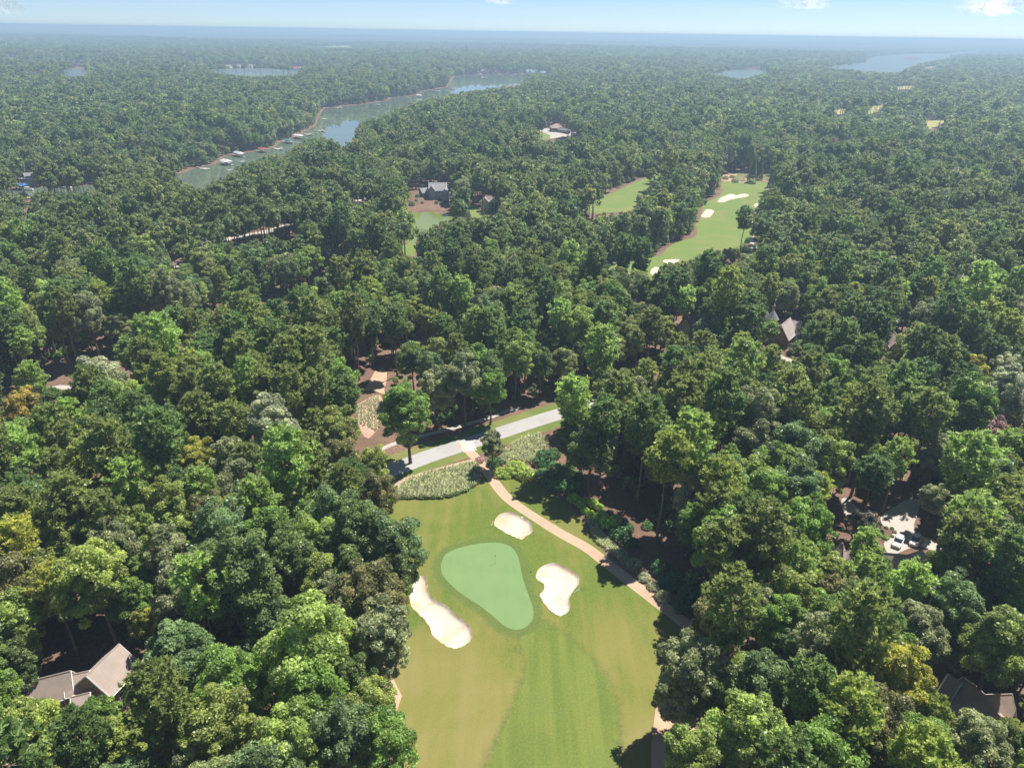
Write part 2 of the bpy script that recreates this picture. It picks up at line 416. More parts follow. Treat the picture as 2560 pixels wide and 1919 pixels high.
BUNK = [Z1([(820, 880), (840, 838), (890, 813), (950, 816), (1000, 845), (1048, 873), (1056, 905), (1062, 943), (1025, 955), (1000, 988), (960, 977), (900, 947), (838, 912)]),
        Z1([(1082, 1190), (1110, 1148), (1190, 1120), (1250, 1145), (1320, 1183), (1352, 1215), (1340, 1265), (1310, 1300), (1283, 1340), (1297, 1400), (1265, 1440), (1225, 1457),
            (1180, 1437), (1130, 1380), (1098, 1325), (1127, 1305), (1137, 1272), (1115, 1246), (1083, 1236)]),
        Z1([(343, 1230), (370, 1203), (407, 1213), (417, 1260), (420, 1310), (460, 1360), (530, 1385), (570, 1430), (620, 1470), (672, 1508), (692, 1560), (682, 1602), (640, 1637), (590, 1654),
            (540, 1642), (480, 1602), (438, 1560), (428, 1510), (380, 1455), (318, 1402), (300, 1340), (320, 1270)])]
FAIR = Z2([(1090, 880), (1135, 960), (1140, 1060), (1090, 1180), (1030, 1320), (960, 1470), (890, 1640), (800, 1900), (650, 2500), (1650, 2500), (1690, 1900), (1705, 1640), (1722, 1500), (1715, 1300), (1680, 1150),
           (1600, 1020), (1450, 880), (1320, 780), (1250, 735), (1190, 780), (1120, 815)])
PATHL = [(1151, 1105), (1172, 1126), (1191, 1145), (1221, 1182), (1254, 1231), (1291, 1263), (1348, 1300), (1409, 1337), (1470, 1369), (1510, 1402), (1551, 1434), (1600, 1471), (1653, 1512),
         (1694, 1542), (1740, 1580), (1800, 1640), (1880, 1740)]
ROADL = [(700, 1290), (850, 1215), (972, 1178), (1075, 1138), (1170, 1108), (1260, 1078), (1377, 1040), (1500, 1005), (1640, 985), (1800, 975)]
WALKL = ZG([(250, 1520), (520, 1410), (760, 1345), (1100, 1260), (1350, 1195), (1500, 1150), (1740, 1090), (2000, 985), (2210, 930)])
BED = Z1([(195, 690), (230, 648), (330, 600), (480, 553), (640, 518), (722, 508), (748, 560), (750, 620), (692, 657), (640, 697), (520, 727), (330, 730), (205, 726)])
BED2 = Z1([(860, 480), (900, 420), (1000, 360), (1090, 335), (1145, 360), (1150, 410), (1100, 470), (1060, 520), (960, 500), (880, 520)])
BED3 = Z1([(1385, 850), (1430, 850), (1500, 960), (1560, 1020), (1680, 1130), (1720, 1200), (1640, 1160), (1560, 1080), (1490, 1030), (1440, 985)])
TERR = ZG([(-60, 900), (60, 830), (200, 760), (300, 760), (340, 900), (360, 1000), (300, 1130), (200, 1290), (90, 1380), (-20, 1200)])
POND = ZP([(430, 700), (560, 708), (700, 700), (880, 728), (1080, 758), (1200, 795), (1040, 800), (850, 868), (650, 940), (600, 1060), (540, 1080), (430, 1140), (330, 1120), (380, 900), (380, 760)])
POND_VIS = ZP([(440, 700), (700, 696), (900, 725), (1200, 790), (1040, 790), (850, 862), (640, 935), (590, 1060), (560, 1000), (500, 830)])
PLAWN = ZP([(1230, 770), (1210, 720), (1260, 640), (1310, 625), (1400, 690), (1610, 720), (1600, 745), (1420, 790), (1280, 800)])
PLAWN2 = ZP([(300, 1180), (400, 1130), (510, 1120), (490, 1230), (480, 1330), (380, 1320), (310, 1270)])
BANK = ZP([(400, 560), (430, 480), (520, 420), (900, 400), (940, 470), (960, 560), (1030, 680), (880, 722), (700, 694), (430, 700), (420, 620)])
FW2 = ZF([(905, 285), (1060, 300), (1250, 318), (1400, 280), (1660, 348), (1600, 380), (1500, 450), (1440, 560), (1400, 690), (1340, 690), (1330, 900), (1330, 1050), (1230, 1200), (1000, 1260),
          (850, 1310), (640, 1330), (480, 1390), (330, 1420), (200, 1560), (-50, 1760), (-500, 1960), (-1130, 1900), (-900, 1560), (-620, 1420), (-330, 1380), (-150, 1330), (60, 1340), (180, 1180), (430, 1090), (560, 1060),
          (570, 960), (540, 870), (620, 800), (640, 700), (650, 600), (840, 520), (940, 430), (900, 360)])
FW2_VIS = ZF([(905, 300), (1400, 290), (1650, 345), (1510, 440), (1420, 560), (1400, 690), (1330, 690), (1340, 900), (1330, 1040), (1200, 1190), (1000, 1250), (640, 1290), (480, 1360), (330, 1400), (110, 1420), (0, 1480),
              (-60, 1540), (-250, 1615), (-220, 1560), (0, 1440), (60, 1340), (180, 1180), (540, 1060), (560, 860), (630, 780), (640, 640), (850, 510), (940, 430)])
FW2BED = ZF([(905, 285), (930, 190), (1100, 170), (1260, 180), (1390, 200), (1560, 190), (1720, 300), (1690, 340), (1400, 260), (1260, 318), (1060, 300)])
BUNK2 = [ZF([(840, 570), (890, 520), (960, 495), (1010, 468), (1060, 470), (1110, 492), (1190, 465), (1260, 468), (1300, 492), (1230, 515), (1120, 530), (1000, 555), (960, 580), (890, 588)]),
         ZF([(612, 780), (660, 720), (690, 680), (760, 680), (812, 705), (780, 745), (750, 795), (660, 798)]),
         ZF([(1340, 620), (1420, 585), (1440, 680), (1380, 665)]),
         ZF([(80, 1385), (200, 1370), (340, 1372), (300, 1410), (200, 1440), (120, 1420)]),
         ZF([(-90, 1540), (-20, 1470), (60, 1490), (100, 1530), (40, 1580), (-50, 1600)])]
FW1 = Z8([(1440, 1165), (1560, 1110), (1700, 1050), (1850, 980), (1990, 925), (2010, 900), (2060, 900), (1990, 960), (1900, 1020), (1830, 1110), (1790, 1180), (1700, 1180), (1500, 1190)])
FW1_VIS = Z8([(1500, 1180), (1620, 1110), (1800, 1050), (1960, 965), (1980, 935), (1990, 960), (1880, 1030), (1810, 1110), (1790, 1165)])
INLET = Z7([(-60, 1045), (200, 1030), (480, 1020), (700, 1000), (990, 962), (1130, 938), (1190, 913), (1330, 883), (1370, 848), (1420, 828), (1540, 812), (1680, 787), (1720, 752), (1840, 712), (1870, 687), (1940, 652),
            (1958, 600), (1990, 545), (2211, 520)]) + Z8([(290, 498), (320, 478), (470, 463), (520, 438), (660, 413), (690, 372), (700, 350), (860, 335), (1080, 335), (1160, 330), (1150, 370), (1098, 402), (1040, 402), (960, 418), (700, 455), (500, 493),
            (345, 555), (110, 650), (105, 760), (0, 785)]) + Z7([(1990, 740), (1860, 750), (1770, 830), (1570, 880), (1450, 910), (1450, 970), (1300, 1000), (1275, 1055), (1190, 1050), (1000, 1040), (700, 1060), (400, 1075), (-60, 1090)])
INLET_VIS = Z7([(0, 1045), (200, 1032), (480, 1022), (590, 1003), (585, 1040), (480, 1052), (250, 1058), (0, 1066)])
INLET_VIS2 = Z7([(1020, 962), (1190, 915), (1330, 885), (1420, 830), (1680, 790), (1840, 715), (1940, 655), (1990, 545), (2211, 520)]) + Z8([(290, 500), (520, 440), (660, 415), (680, 345), (1160, 332), (1095, 400), (960, 412), (700, 447), (500, 486), (345, 546), (100, 640), (105, 745), (0, 770)]) + \
    Z7([(2080, 765), (2060, 750), (1990, 715), (1860, 740), (1760, 820), (1560, 870), (1445, 900), (1440, 955), (1285, 985), (1270, 1040), (1190, 1030), (1080, 970)])
LAKE2 = [(40, 184), (100, 181), (140, 180), (165, 172), (216, 172), (222, 186), (330, 193), (420, 190), (500, 181), (512, 170), (640, 170), (730, 174), (800, 181), (900, 189), (800, 197), (640, 193), (520, 190), (400, 198), (220, 198), (160, 195), (40, 193)]
LAKE2_VIS = [(160, 175), (217, 174), (217, 188), (162, 190)]
LAKE2_VIS2 = [(520, 174), (640, 172), (745, 177), (745, 184), (640, 188), (560, 183)]
LAKER = [(1631, 176), (1660, 177), (1741, 182), (1778, 182), (1831, 175), (1920, 175), (1990, 171), (2059, 166), (2165, 157), (2169, 148), (2189, 142), (2270, 135), (2380, 135), (2405, 131), (2478, 129),
         (2475, 134), (2400, 140), (2352, 149), (2300, 160), (2268, 174), (2250, 187), (2209, 186), (2108, 175), (2060, 171), (1990, 178), (1920, 180), (1885, 195), (1847, 199), (1794, 191), (1701, 185), (1631, 180)]
LAKER_VIS = [(1780, 184), (1831, 176), (1920, 176), (1880, 190), (1847, 194), (1800, 187)]
LAKER_VIS2 = [(2059, 167), (2165, 158), (2189, 143), (2270, 136), (2380, 136), (2478, 130), (2400, 138), (2352, 147), (2300, 157), (2262, 171), (2246, 181), (2209, 180), (2108, 171)]
ISLE = [(2256, 149), (2266, 143), (2290, 141), (2305, 145), (2300, 150), (2275, 151)]
DRIVE = ZH3([(1100, 490), (1250, 400), (1500, 240), (1680, 260), (1620, 480), (1560, 650), (1650, 760), (2050, 900), (2080, 1010), (1780, 960), (1640, 900), (1440, 960), (1260, 1060), (1180, 960), (1150, 850), (1330, 700), (1140, 640)])
DRIVE_VIS = ZH3([(1140, 500), (1250, 470), (1480, 260), (1620, 260), (1560, 480), (1580, 680), (1650, 780), (1950, 900), (1960, 1000), (1700, 960), (1590, 900), (1440, 940), (1240, 1000), (1200, 950), (1190, 850), (1080, 790), (1110, 660)])
DRIVE2 = ZH3([(590, 240), (660, 250), (800, 370), (800, 430), (700, 530), (640, 500), (600, 420), (560, 300)])
D5 = ZH5([(1480, 740), (1580, 760), (1660, 800), (1740, 850), (1880, 880), (1890, 920), (1800, 910), (1650, 880), (1540, 840)])
ROADF = [(545, 598), (600, 588), (660, 576), (733, 554), (740, 559), (680, 580), (600, 596), (548, 604)]
CLR9 = ZC([(500, 1010), (570, 940), (690, 930), (930, 960), (1080, 990), (1075, 1030), (900, 1060), (680, 1090), (590, 1105), (530, 1050)])
CLR9L = ZC([(500, 1000), (560, 990), (700, 1040), (690, 1090), (590, 1110)])
LLAWN = Z0([(80, 1600), (110, 1570), (250, 1590), (300, 1610), (160, 1640), (90, 1640)])
LBANK = Z0([(660, 1600), (690, 1550), (830, 1540), (820, 1580), (760, 1610)])
FIELDS = [[(2240, 217), (2282, 214), (2280, 224), (2245, 224)], [(2085, 280), (2105, 272), (2117, 273), (2112, 286), (2085, 286)], [(2165, 282), (2180, 268), (2212, 258), (2205, 272), (2175, 288)],
          [(2315, 302), (2372, 300), (2350, 312), (2330, 322), (2316, 322)], [(760, 116), (880, 114), (880, 119), (760, 119)], [(66, 180), (105, 179), (105, 182), (66, 183)], [(2310, 160 + 8), (2340, 166), (2340, 170), (2310, 172)]]
SMALLCLR = [[(432, 660), (450, 652), (452, 668), (436, 672)], [(118, 968), (150, 962), (180, 964), (178, 972), (130, 974)], [(1032, 866), (1034, 848), (1052, 848), (1094, 850), (1094, 866), (1060, 872)],
            [(1338, 900), (1350, 884), (1368, 886), (1362, 900)], [(884, 498), (918, 490), (912, 502), (888, 508)], [(1880, 622), (1870, 600), (1884, 590), (1886, 614)]]
SLOPE = ZG([(60, 700), (200, 440), (300, 380), (370, 440), (370, 560), (330, 700), (380, 760), (200, 700)])
STRAW_VIS = [Z1([(1150, 310), (1200, 320), (1220, 420), (1370, 560), (1380, 640), (1350, 700), (1280, 700), (1240, 600), (1100, 560), (1090, 470)]), Z1([(1370, 560), (1480, 720), (1560, 800), (1700, 900), (1720, 980), (1640, 980), (1500, 840), (1370, 700)])]
H1_VIS = ZH1([(300, 700), (420, 570), (1040, 440), (1040, 560), (1220, 540), (1660, 150), (1830, 190), (1850, 400), (1900, 600), (1850, 720), (1640, 720), (1350, 700), (1250, 880), (1200, 940), (1080, 1060), (980, 1120), (690, 1080), (640, 980), (400, 1000), (280, 960)])
H1_VIS2 = ZH1([(420, 380), (900, 60), (1500, 20), (1640, 150), (1250, 520), (700, 500)])
H2_VIS = ZH2([(570, 690), (800, 500), (870, 340), (1010, 420), (1090, 370), (1400, 620), (1960, 650), (1990, 1000), (2000, 1210), (1720, 1130), (1100, 1140), (880, 900), (700, 760)])
H3_VIS = ZH3([(280, 960), (320, 880), (540, 800), (650, 820), (620, 900), (560, 1000), (560, 1090), (430, 1080)])
H3_VIS2 = ZH3([(1450, 930), (1590, 870), (1800, 1000), (1950, 1170), (1780, 1190), (1620, 1060), (1480, 1000)])
H4_VIS = ZH5([(255, 380), (330, 250), (400, 250), (440, 380), (400, 470), (300, 470), (260, 430)])
H5_VIS = ZH5([(1500, 300), (1540, 180), (1600, 190), (1660, 300), (1960, 345), (1960, 400), (1870, 545), (1800, 590), (1640, 580), (1670, 440), (1640, 330)])
H6_VIS = Z5([(1405, 430), (1450, 430), (1460, 530), (1410, 520)])
H7_VIS = ZP([(550, 380), (690, 300), (900, 290), (920, 400), (950, 520), (900, 570), (960, 660), (700, 690), (430, 690), (420, 560), (520, 540), (560, 500)])
H8_VIS = ZP([(1340, 560), (1400, 470), (1540, 470), (1640, 500), (1640, 570), (1580, 690), (1400, 690), (1360, 600)])
H9_VIS = ZC([(680, 860), (880, 860), (880, 950), (1080, 985), (1075, 1040), (690, 1090), (590, 1100), (500, 1010), (690, 930)])
H11_VIS = Z0([(100, 1640), (120, 1570), (190, 1480), (300, 1490), (290, 1590), (280, 1640)])
for q in (LAWN[:26] + LAWN[26:], BED, BED2, BED3, TERR, POND_VIS, PLAWN, PLAWN2, BANK, FW2_VIS, FW2BED, FW1_VIS, INLET_VIS, INLET_VIS2, LAKE2_VIS, LAKE2_VIS2, LAKER_VIS, LAKER_VIS2, DRIVE_VIS, DRIVE2, D5, CLR9, LLAWN,
          LBANK, SLOPE, H1_VIS, H1_VIS2, H2_VIS, H3_VIS, H3_VIS2, H4_VIS, H5_VIS, H6_VIS, H7_VIS, H8_VIS, H9_VIS, H11_VIS, ROADF):
    keep(q)
for q in FIELDS + SMALLCLR + STRAW_VIS: keep(q)
keep(Z1([(175, 600), (450, 505), (700, 480), (880, 350), (1175, 265), (1170, 195), (960, 190), (860, 290), (640, 370), (420, 430), (180, 520), (100, 560), (150, 655)]))     # the road and its verges
#                                                                 # the walk behind the road
keep([(p[0] - 22, p[1] - 5) for p in PATHL[2:14]] + [(p[0] + 30, p[1] - 10) for p in PATHL[2:14]][::-1])

gGREEN = smooth_poly(G(GREEN)); gCOLLAR = offset_poly(gGREEN, 1.5); gBUNK = [smooth_poly(G(b)) for b in BUNK]; gBUNK2 = [smooth_poly(G(b)) for b in BUNK2]
gFAIR = smooth_poly(G(FAIR)); gLAWN = smooth_poly(G(LAWN), 1)
gPATH = ribbon(G(PATHL), 2.7); gROAD = ribbon(G(ROADL), 5.9); gWALK = ribbon(G(WALKL), 1.6)
gVERGE = ribbon(G(ROADL), 12.5)
gMULCH = ribbon(G(Z1([(100, 690), (250, 620), (450, 560), (600, 520), (715, 488)])), 2.0)
gBED, gBED2, gBED3, gTERR = [smooth_poly(G(q), 1) for q in (BED, BED2, BED3, TERR)]
gINLET = Wt(INLET); gLAKE2 = Wt(LAKE2); gLAKER = Wt(LAKER); gISLE = Wt(ISLE)
gPOND = smooth_poly(G(POND), 1)
gDRIVE, gDRIVE2, gD5 = [smooth_poly(G(q), 1) for q in (DRIVE, DRIVE2, D5)]
# the wood's floor turns bare and sunny on a few slopes
gEARTH = [G(Z2([(250, 1120), (330, 1100), (380, 1200), (350, 1290), (240, 1330)])), G([(1639, 1771), (1668, 1730), (1700, 1760), (1740, 1800), (1725, 1919), (1690, 2100), (1628, 2100), (1628, 1860)]), G(SLOPE)]
# region name, polygon, material, object name
REG = [('isle', gISLE, 'ground', 'island')]
REG += [('bunker%d' % k, b, 'sand', 'sand_bunker') for k, b in enumerate(gBUNK + gBUNK2)]
REG += [('green', gGREEN, 'green', 'putting_green'), ('collar', gCOLLAR, 'rough', 'green_collar'), ('path', gPATH, 'cart_path', 'cart_path'), ('road', gROAD, 'asphalt', 'road'), ('walk', gWALK, 'concrete', 'sidewalk'),
        ('bed', gBED, 'mulch', 'planting_bed'), ('mulch', gMULCH, 'mulch', 'mulch_strip'), ('bed2', gBED2, 'mulch', 'planting_bed'), ('bed3', gBED3, 'mulch', 'planting_bed'), ('terr', gTERR, 'mulch', 'terraced_bank'),
        ('fair', gFAIR, 'rough', 'fairway'), ('earth1', gEARTH[1], 'bare_earth', 'bare_earth'), ('earth0', gEARTH[0], 'bare_earth', 'bare_earth'), ('lawn', gLAWN, 'rough', 'lawn'), ('verge', gVERGE, 'verge', 'road_verge'), ('earth2', gEARTH[2], 'bare_earth', 'bare_earth'),
        ('drive', gDRIVE, 'concrete', 'driveway'), ('drive2', gDRIVE2, 'concrete', 'driveway'), ('drive5', gD5, 'concrete', 'driveway'),
        ('inlet', gINLET, 'lake_water', 'lake'), ('lake2', gLAKE2, 'lake_water_ruffled', 'lake'), ('laker', gLAKER, 'lake_water_ruffled', 'lake'),
        ('plawn', G(PLAWN), 'lawn_far', 'lawn'), ('plawn2', G(PLAWN2), 'lawn_far', 'lawn'), ('pond', gPOND, 'pond_water', 'pond'), ('bank', G(BANK), 'ground', 'pond_bank'),
        ('fw2bed', G(FW2BED), 'mulch', 'planting_bed'), ('fw2', smooth_poly(G(FW2), 1), 'lawn_far', 'fairway'), ('fw1', smooth_poly(G(FW1), 1), 'lawn_far', 'fairway'), ('roadf', G(ROADF), 'concrete', 'road'),
        ('clr9l', G(CLR9L), 'lawn_far', 'lawn'), ('clr9', G(CLR9), 'concrete', 'terrace'), ('llawn', G(LLAWN), 'field', 'lawn'), ('lbank', G(LBANK), 'bare_earth', 'lake_bank')]
REG += [('field%d' % k, G(f), 'field', 'field') for k, f in enumerate(FIELDS)]
REG += [('clear%d' % k, G(f), 'concrete' if k != 2 else 'field', 'clearing') for k, f in enumerate(SMALLCLR)]

LAKES = [gINLET, gLAKE2, gLAKER]
pond_z = float(base_h(*np.mean(np.array(gPOND), axis=0))) - 0.6
POND_LEVEL = min(pond_z, min(float(base_h(*p)) for p in gPOND) - 0.3)

def densify(poly, step):
    o = []
    for i in range(len(poly)):
        a = np.array(poly[i][:2]); b = np.array(poly[(i + 1) % len(poly)][:2]); d = np.linalg.norm(b - a)
        r = np.linalg.norm((a + b) / 2); s = max(step, r * 0.012); n = max(1, int(d / s))
        for k in range(n): o.append(tuple(a + (b - a) * k / n))
    return o

def height(x, y):
    x = np.asarray(x, float); y = np.asarray(y, float)
    h = base_h(x, y)
    ld = np.full(x.shape, 1e9)
    for L in LAKES: ld = np.minimum(ld, np.maximum(sdist(x, y, L), 0))
    idd = np.where(inpoly(x, y, gISLE), polydist(x, y, gISLE), 0)
    h = LAKE_Z + (np.maximum(h, LAKE_Z + 2) - LAKE_Z) * sstep(-3, 70, ld) * (ld > 0)
    h = h + np.minimum(idd, 20) * 0.15
    pd = sdist(x, y, gPOND)
    h = np.where(pd <= 0.001, POND_LEVEL, POND_LEVEL + (h - POND_LEVEL) * sstep(0, 14, pd) + 0 * h)
    near = (np.abs(x) < 120) & (y > 40) & (y < 260)
    if near.any():
        xs, ys = x[near], y[near]; dz = np.zeros(xs.shape)
        gd = sdist(xs, ys, gGREEN); dz += 0.45 * sstep(7, -1, gd)
        for b in gBUNK:
            s = sdist(xs, ys, b)
            dz += 0.16 * np.exp(-(np.maximum(s, 0) / 2.2) ** 2) * (s > -0.05) + np.where(s < 0, 0.16 * np.maximum(0, 1 + s / 0.5) - 0.3 * sstep(0, 0.5, -s) - 0.2 * sstep(0.4, 3.5, -s), 0)
        h = h.copy(); h[near] += dz
    return h

def build_ground():
    pts = []; edges = []; REGD = []
    for key, poly, mat, nm in REG:
        q = np.mean(np.array(poly), axis=0); st = 1.2 if np.hypot(*q) < 230 else 5
        if key.startswith('bunker') and np.hypot(*q) < 230: st = 0.7
        d = densify(poly, st)
        if key.startswith('bunker'): d = [(p[0] + rng.normal() * 0.03, p[1] + rng.normal() * 0.03) for p in d]
        REGD.append(d); b = len(pts); pts += d
        edges += [(b + i, b + (i + 1) % len(d)) for i in range(len(d))]
        if key.startswith('bunker') and np.hypot(*q) < 230:
            pts += offset_poly(d, -0.28); pts += offset_poly(d, -0.6); pts += offset_poly(d, 0.7)
    def grid(x0, x1, y0, y1, s, cond):
        X, Y = np.meshgrid(np.arange(x0, x1, s), np.arange(y0, y1, s))
        X = X + rng.uniform(-.3, .3, X.shape) * s; Y = Y + rng.uniform(-.3, .3, Y.shape) * s
        k = cond(X, Y); return list(zip(X[k], Y[k]))
    nb = lambda X, Y: (np.abs(X) < 100) & (Y > 45) & (Y < 220)
    pts += grid(-45, 60, 50, 190, 1.6, lambda X, Y: np.ones(X.shape, bool))
    pts += grid(-100, 100, 45, 220, 5, lambda X, Y: (X < -45) | (X > 60) | (Y > 190))
    pts += grid(-700, 800, -200, 900, 18, lambda X, Y: ~nb(X, Y) & (np.abs(X) < 250 + np.maximum(Y, 0)))
    pts += grid(-3000, 3500, -1000, 3600, 90, lambda X, Y: ~((X > -700) & (X < 800) & (Y > -200) & (Y < 900)))
    pts += grid(-9000, 9000, -4000, 12000, 700, lambda X, Y: ~((X > -3000) & (X < 3500) & (Y > -1000) & (Y < 3600)))
    for r in (16000, 24000, 34000):
        pts += [(r * math.cos(a), r * math.sin(a)) for a in np.linspace(0, 2 * math.pi, 49)[:-1]]
    vo, eo, fo, _, _, _ = delaunay_2d_cdt([Vector((float(p[0]), float(p[1]))) for p in pts], edges, [], 0, 1e-3)
    V = np.array([(v[0], v[1]) for v in vo]); F = np.array([f for f in fo if len(f) == 3], int)
    Zh = height(V[:, 0], V[:, 1])
    V3 = np.column_stack([V, Zh])
    C = V[F].mean(axis=1)
    own = np.full(len(F), -1)
    for k in range(len(REG) - 1, -1, -1):
        own[inpoly(C[:, 0], C[:, 1], REGD[k])] = k
    nv = (np.abs(V[:, 0]) < 150) & (V[:, 1] < 260) & (V[:, 1] > -50); FA = np.zeros(len(V)); CO = FA.copy(); ED = FA.copy()
    sf = sdist(V[nv, 0], V[nv, 1], gFAIR); FA[nv] = sstep(1.3, -1.3, sf); ED[nv] = np.exp(-((sf - 0.3) / 0.9) ** 2); CO[nv] = sstep(0.8, -0.5, sdist(V[nv, 0], V[nv, 1], gCOLLAR))
    def sub(name, sel, mat, smooth=True):
        f = F[sel]
        if not len(f): return None
        a = V3[f[:, 0]]; b = V3[f[:, 1]]; c = V3[f[:, 2]]
        flip = np.cross(b - a, c - a)[:, 2] < 0
        f = f.copy(); f[flip] = f[flip][:, ::-1]
        u, inv = np.unique(f, return_inverse=True)
        me = mesh_data(name, V3[u], inv.reshape(f.shape), mat, smooth=smooth)
        if mat == 'rough':
            for an, q in (('fair', FA), ('collar', CO), ('edge', ED)):
                a_ = me.attributes.new(an, 'FLOAT', 'POINT'); a_.data.foreach_set('value', q[u].astype(np.float32))
        return tag(obj(name, me), kind='structure')
    sub('ground', own == -1, 'ground')
    out = {}
    for k, (key, poly, mat, nm) in enumerate(REG): out[key] = sub(nm, own == k, mat)
    return out
GROUND = build_ground()

def zg(x, y): return float(height(np.array([x]), np.array([y]))[0])

# painted crossing where the cart path meets the road
def crossing():
    a = pix(1177, 1130); b = pix(1162, 1098); d = (b - a)[:2]; L = np.linalg.norm(d); d = d / L; n = np.array([-d[1], d[0]])
    rd = GROUND['road']; z = 0.012
    def strip(nm, c, along, across, mat, dz):
        P = [c + d * sx * along / 2 + n * sy * across / 2 for sx, sy in ((-1, -1), (1, -1), (1, 1), (-1, 1))]
        top = [(p[0], p[1], zg(p[0], p[1]) + z + dz) for p in P]; low = [(p[0], p[1], zg(p[0], p[1]) - 0.05) for p in P]
        return MB().poly(low + top, [(4, 5, 6, 7), (0, 1, 5, 4), (1, 2, 6, 5), (2, 3, 7, 6), (3, 0, 4, 7)]).build(nm, mat, rd)
    mid = (a[:2] + b[:2]) / 2
    strip('crossing_pad', mid, 5.9, 2.7, 'crossing', 0.004)
    for s in (-1, 1): strip('painted_line', mid + n * s * 1.65, 5.9, 0.25, plain('white_paint', (0.64, 0.61, 0.57), 0.7, 0.2, 0.15), 0.010)
    for k in range(7): strip('painted_bar', mid + d * (-2.4 + 0.8 * k), 0.18, 2.3, MATS['white_paint'], 0.016)
crossing()
# ------------------------------------------------------------------ tree models (one leaf clump = one small folded card)
def unit(v): return v / (np.linalg.norm(v, axis=-1, keepdims=True) + 1e-9)

def cards(c, n, size, aspect, g, along=None, fold=0.18):
    k = len(c); n = unit(n)
    tdir = unit(np.cross(n, g.normal(size=(k, 3)))) if along is None else unit(along)
    b = unit(np.cross(n, tdir)); s = np.asarray(size).reshape(-1, 1) * np.ones((k, 1)); w = s * aspect
    V = np.stack([c + tdir * s - n * s * fold, c + b * w, c - tdir * s - n * s * fold, c - b * w], 1).reshape(-1, 3)
    F = np.arange(4 * k).reshape(k, 4)
    return V, F

def crown_broad(g, R, z0, z1, nl, per, size, squash=1.0, lump=(0.27, 0.42), upb=0.25):
    cz = z0 + (z1 - z0) * 0.46; H = (z1 - z0) / 2
    i = np.arange(nl); ph = i * 2.39996 + g.uniform(0, 6.28); zz = 1 - (i + 0.5) / nl * 1.62
    rr = np.sqrt(np.maximum(0, 1 - zz * zz)); D = np.column_stack([rr * np.cos(ph), rr * np.sin(ph), zz]) + g.normal(size=(nl, 3)) * 0.16
    D = unit(D); k = g.uniform(0.5, 0.98, (nl, 1)); k[g.random((nl, 1)) < 0.16] *= 0.55
    tp = g.uniform(-0.25, 0.45); k = k * np.where(zz[:, None] > 0, 1 - tp * np.maximum(zz[:, None], 0) * rr[:, None] * 0.9, 1.0)
    D[:, :2] *= 1 + 0.16 * np.sin(2 * ph[:, None] + g.uniform(0, 6.28))
    L = D * k * np.array([R, R, H]) + [0, 0, cz]; L[:, :2] += g.normal(size=2) * 0.3
    lr = R * g.uniform(*lump, nl)
    out = unit(D + [0, 0, 0.25])
    d = unit(g.normal(size=(nl, per, 3)) + 0.75 * out[:, None, :] + np.array([0, 0, 0.35]))
    rad = lr[:, None, None] * g.uniform(0.62, 1.08, (nl, per, 1))
    c = L[:, None, :] + d * rad * np.array([1, 1, 0.82])
    nrm = unit(d + g.normal(size=d.shape) * 0.75 + np.array([0, 0, upb]))
    c = c.reshape(-1, 3); nrm = nrm.reshape(-1, 3)
    sz = size * g.uniform(0.65, 1.3, len(c))
    V, F = cards(c, nrm, sz / 1.4, 0.62, g)
    lt = np.repeat(g.uniform(0.25, 0.75, nl), per)
    tint = np.clip(lt + g.normal(size=len(c)) * 0.17, 0, 1)
    return V, F, np.repeat(tint, 4), L, lr

def crown_pine(g, R, z0, z1, layers, nb, tufts, spikes, slen, swid):
    C = []; T = []; B = []
    for li in range(layers):
        f = li / (layers - 1); z = z0 + (z1 - z0 - 0.8) * f
        L = R * (0.55 + 0.75 * f if f < 0.42 else 0.87 * math.sqrt(max(0.02, 1 - ((f - 0.42) / 0.62) ** 2)) + 0.1) * (0.9 if f < .15 else 1)
        m = max(3, int(nb * (1 - 0.45 * f)))
        for b in range(m):
            a = b * 2 * math.pi / m + li * 1.1 + g.uniform(-.35, .35); ln = L * g.uniform(0.7, 1.12)
            if g.random() < 0.1: continue
            rise = ln * (0.08 + 0.28 * f) * g.uniform(0.6, 1.3); zb = z + g.uniform(-.4, .4)
            B.append(((0, 0, zb), (math.cos(a) * ln * .9, math.sin(a) * ln * .9, zb + rise * .9)))
            t = np.sqrt(g.uniform(0.12, 1.0, tufts)); w = (0.2 + 0.28 * t) * ln * 0.55
            off = g.normal(size=tufts) * w * 0.55
            x = math.cos(a) * ln * t - math.sin(a) * off; y = math.sin(a) * ln * t + math.cos(a) * off
            C.append(np.column_stack([x, y, zb + rise * t + g.normal(size=tufts) * 0.28 + 0.2]))
            T.append(np.column_stack([np.full(tufts, math.cos(a)), np.full(tufts, math.sin(a)), np.full(tufts, 0.25)]))
    top = np.column_stack([g.normal(size=(tufts * 2, 2)) * R * 0.2, z1 - g.uniform(0, 1.6, tufts * 2)]); C.append(top); T.append(np.tile([0, 0, 1.0], (len(top), 1)))
    C = np.concatenate(C); T = np.concatenate(T); n = len(C)
    d = unit(g.normal(size=(n, spikes, 3)) * 0.8 + 0.45 * T[:, None, :] + np.array([0, 0, 0.55]))
    s = slen * g.uniform(0.7, 1.25, (n, spikes)); c = (C[:, None, :] + d * s[..., None] * 0.55).reshape(-1, 3); d = d.reshape(-1, 3)
    nrm = np.cross(d, g.normal(size=d.shape)); nrm = unit(unit(nrm) + np.array([0, 0, 1.0]))
    nrm = nrm - d * (nrm * d).sum(1, keepdims=True)
    V, F = cards(c, nrm, s.ravel() / 1.7, swid / slen * 1.7, g, along=d, fold=0.1)
    tint = np.clip(np.repeat(g.uniform(0.3, 0.75, n), spikes) + g.normal(size=n * spikes) * 0.15, 0, 1)
    return V, F, np.repeat(tint, 4), B

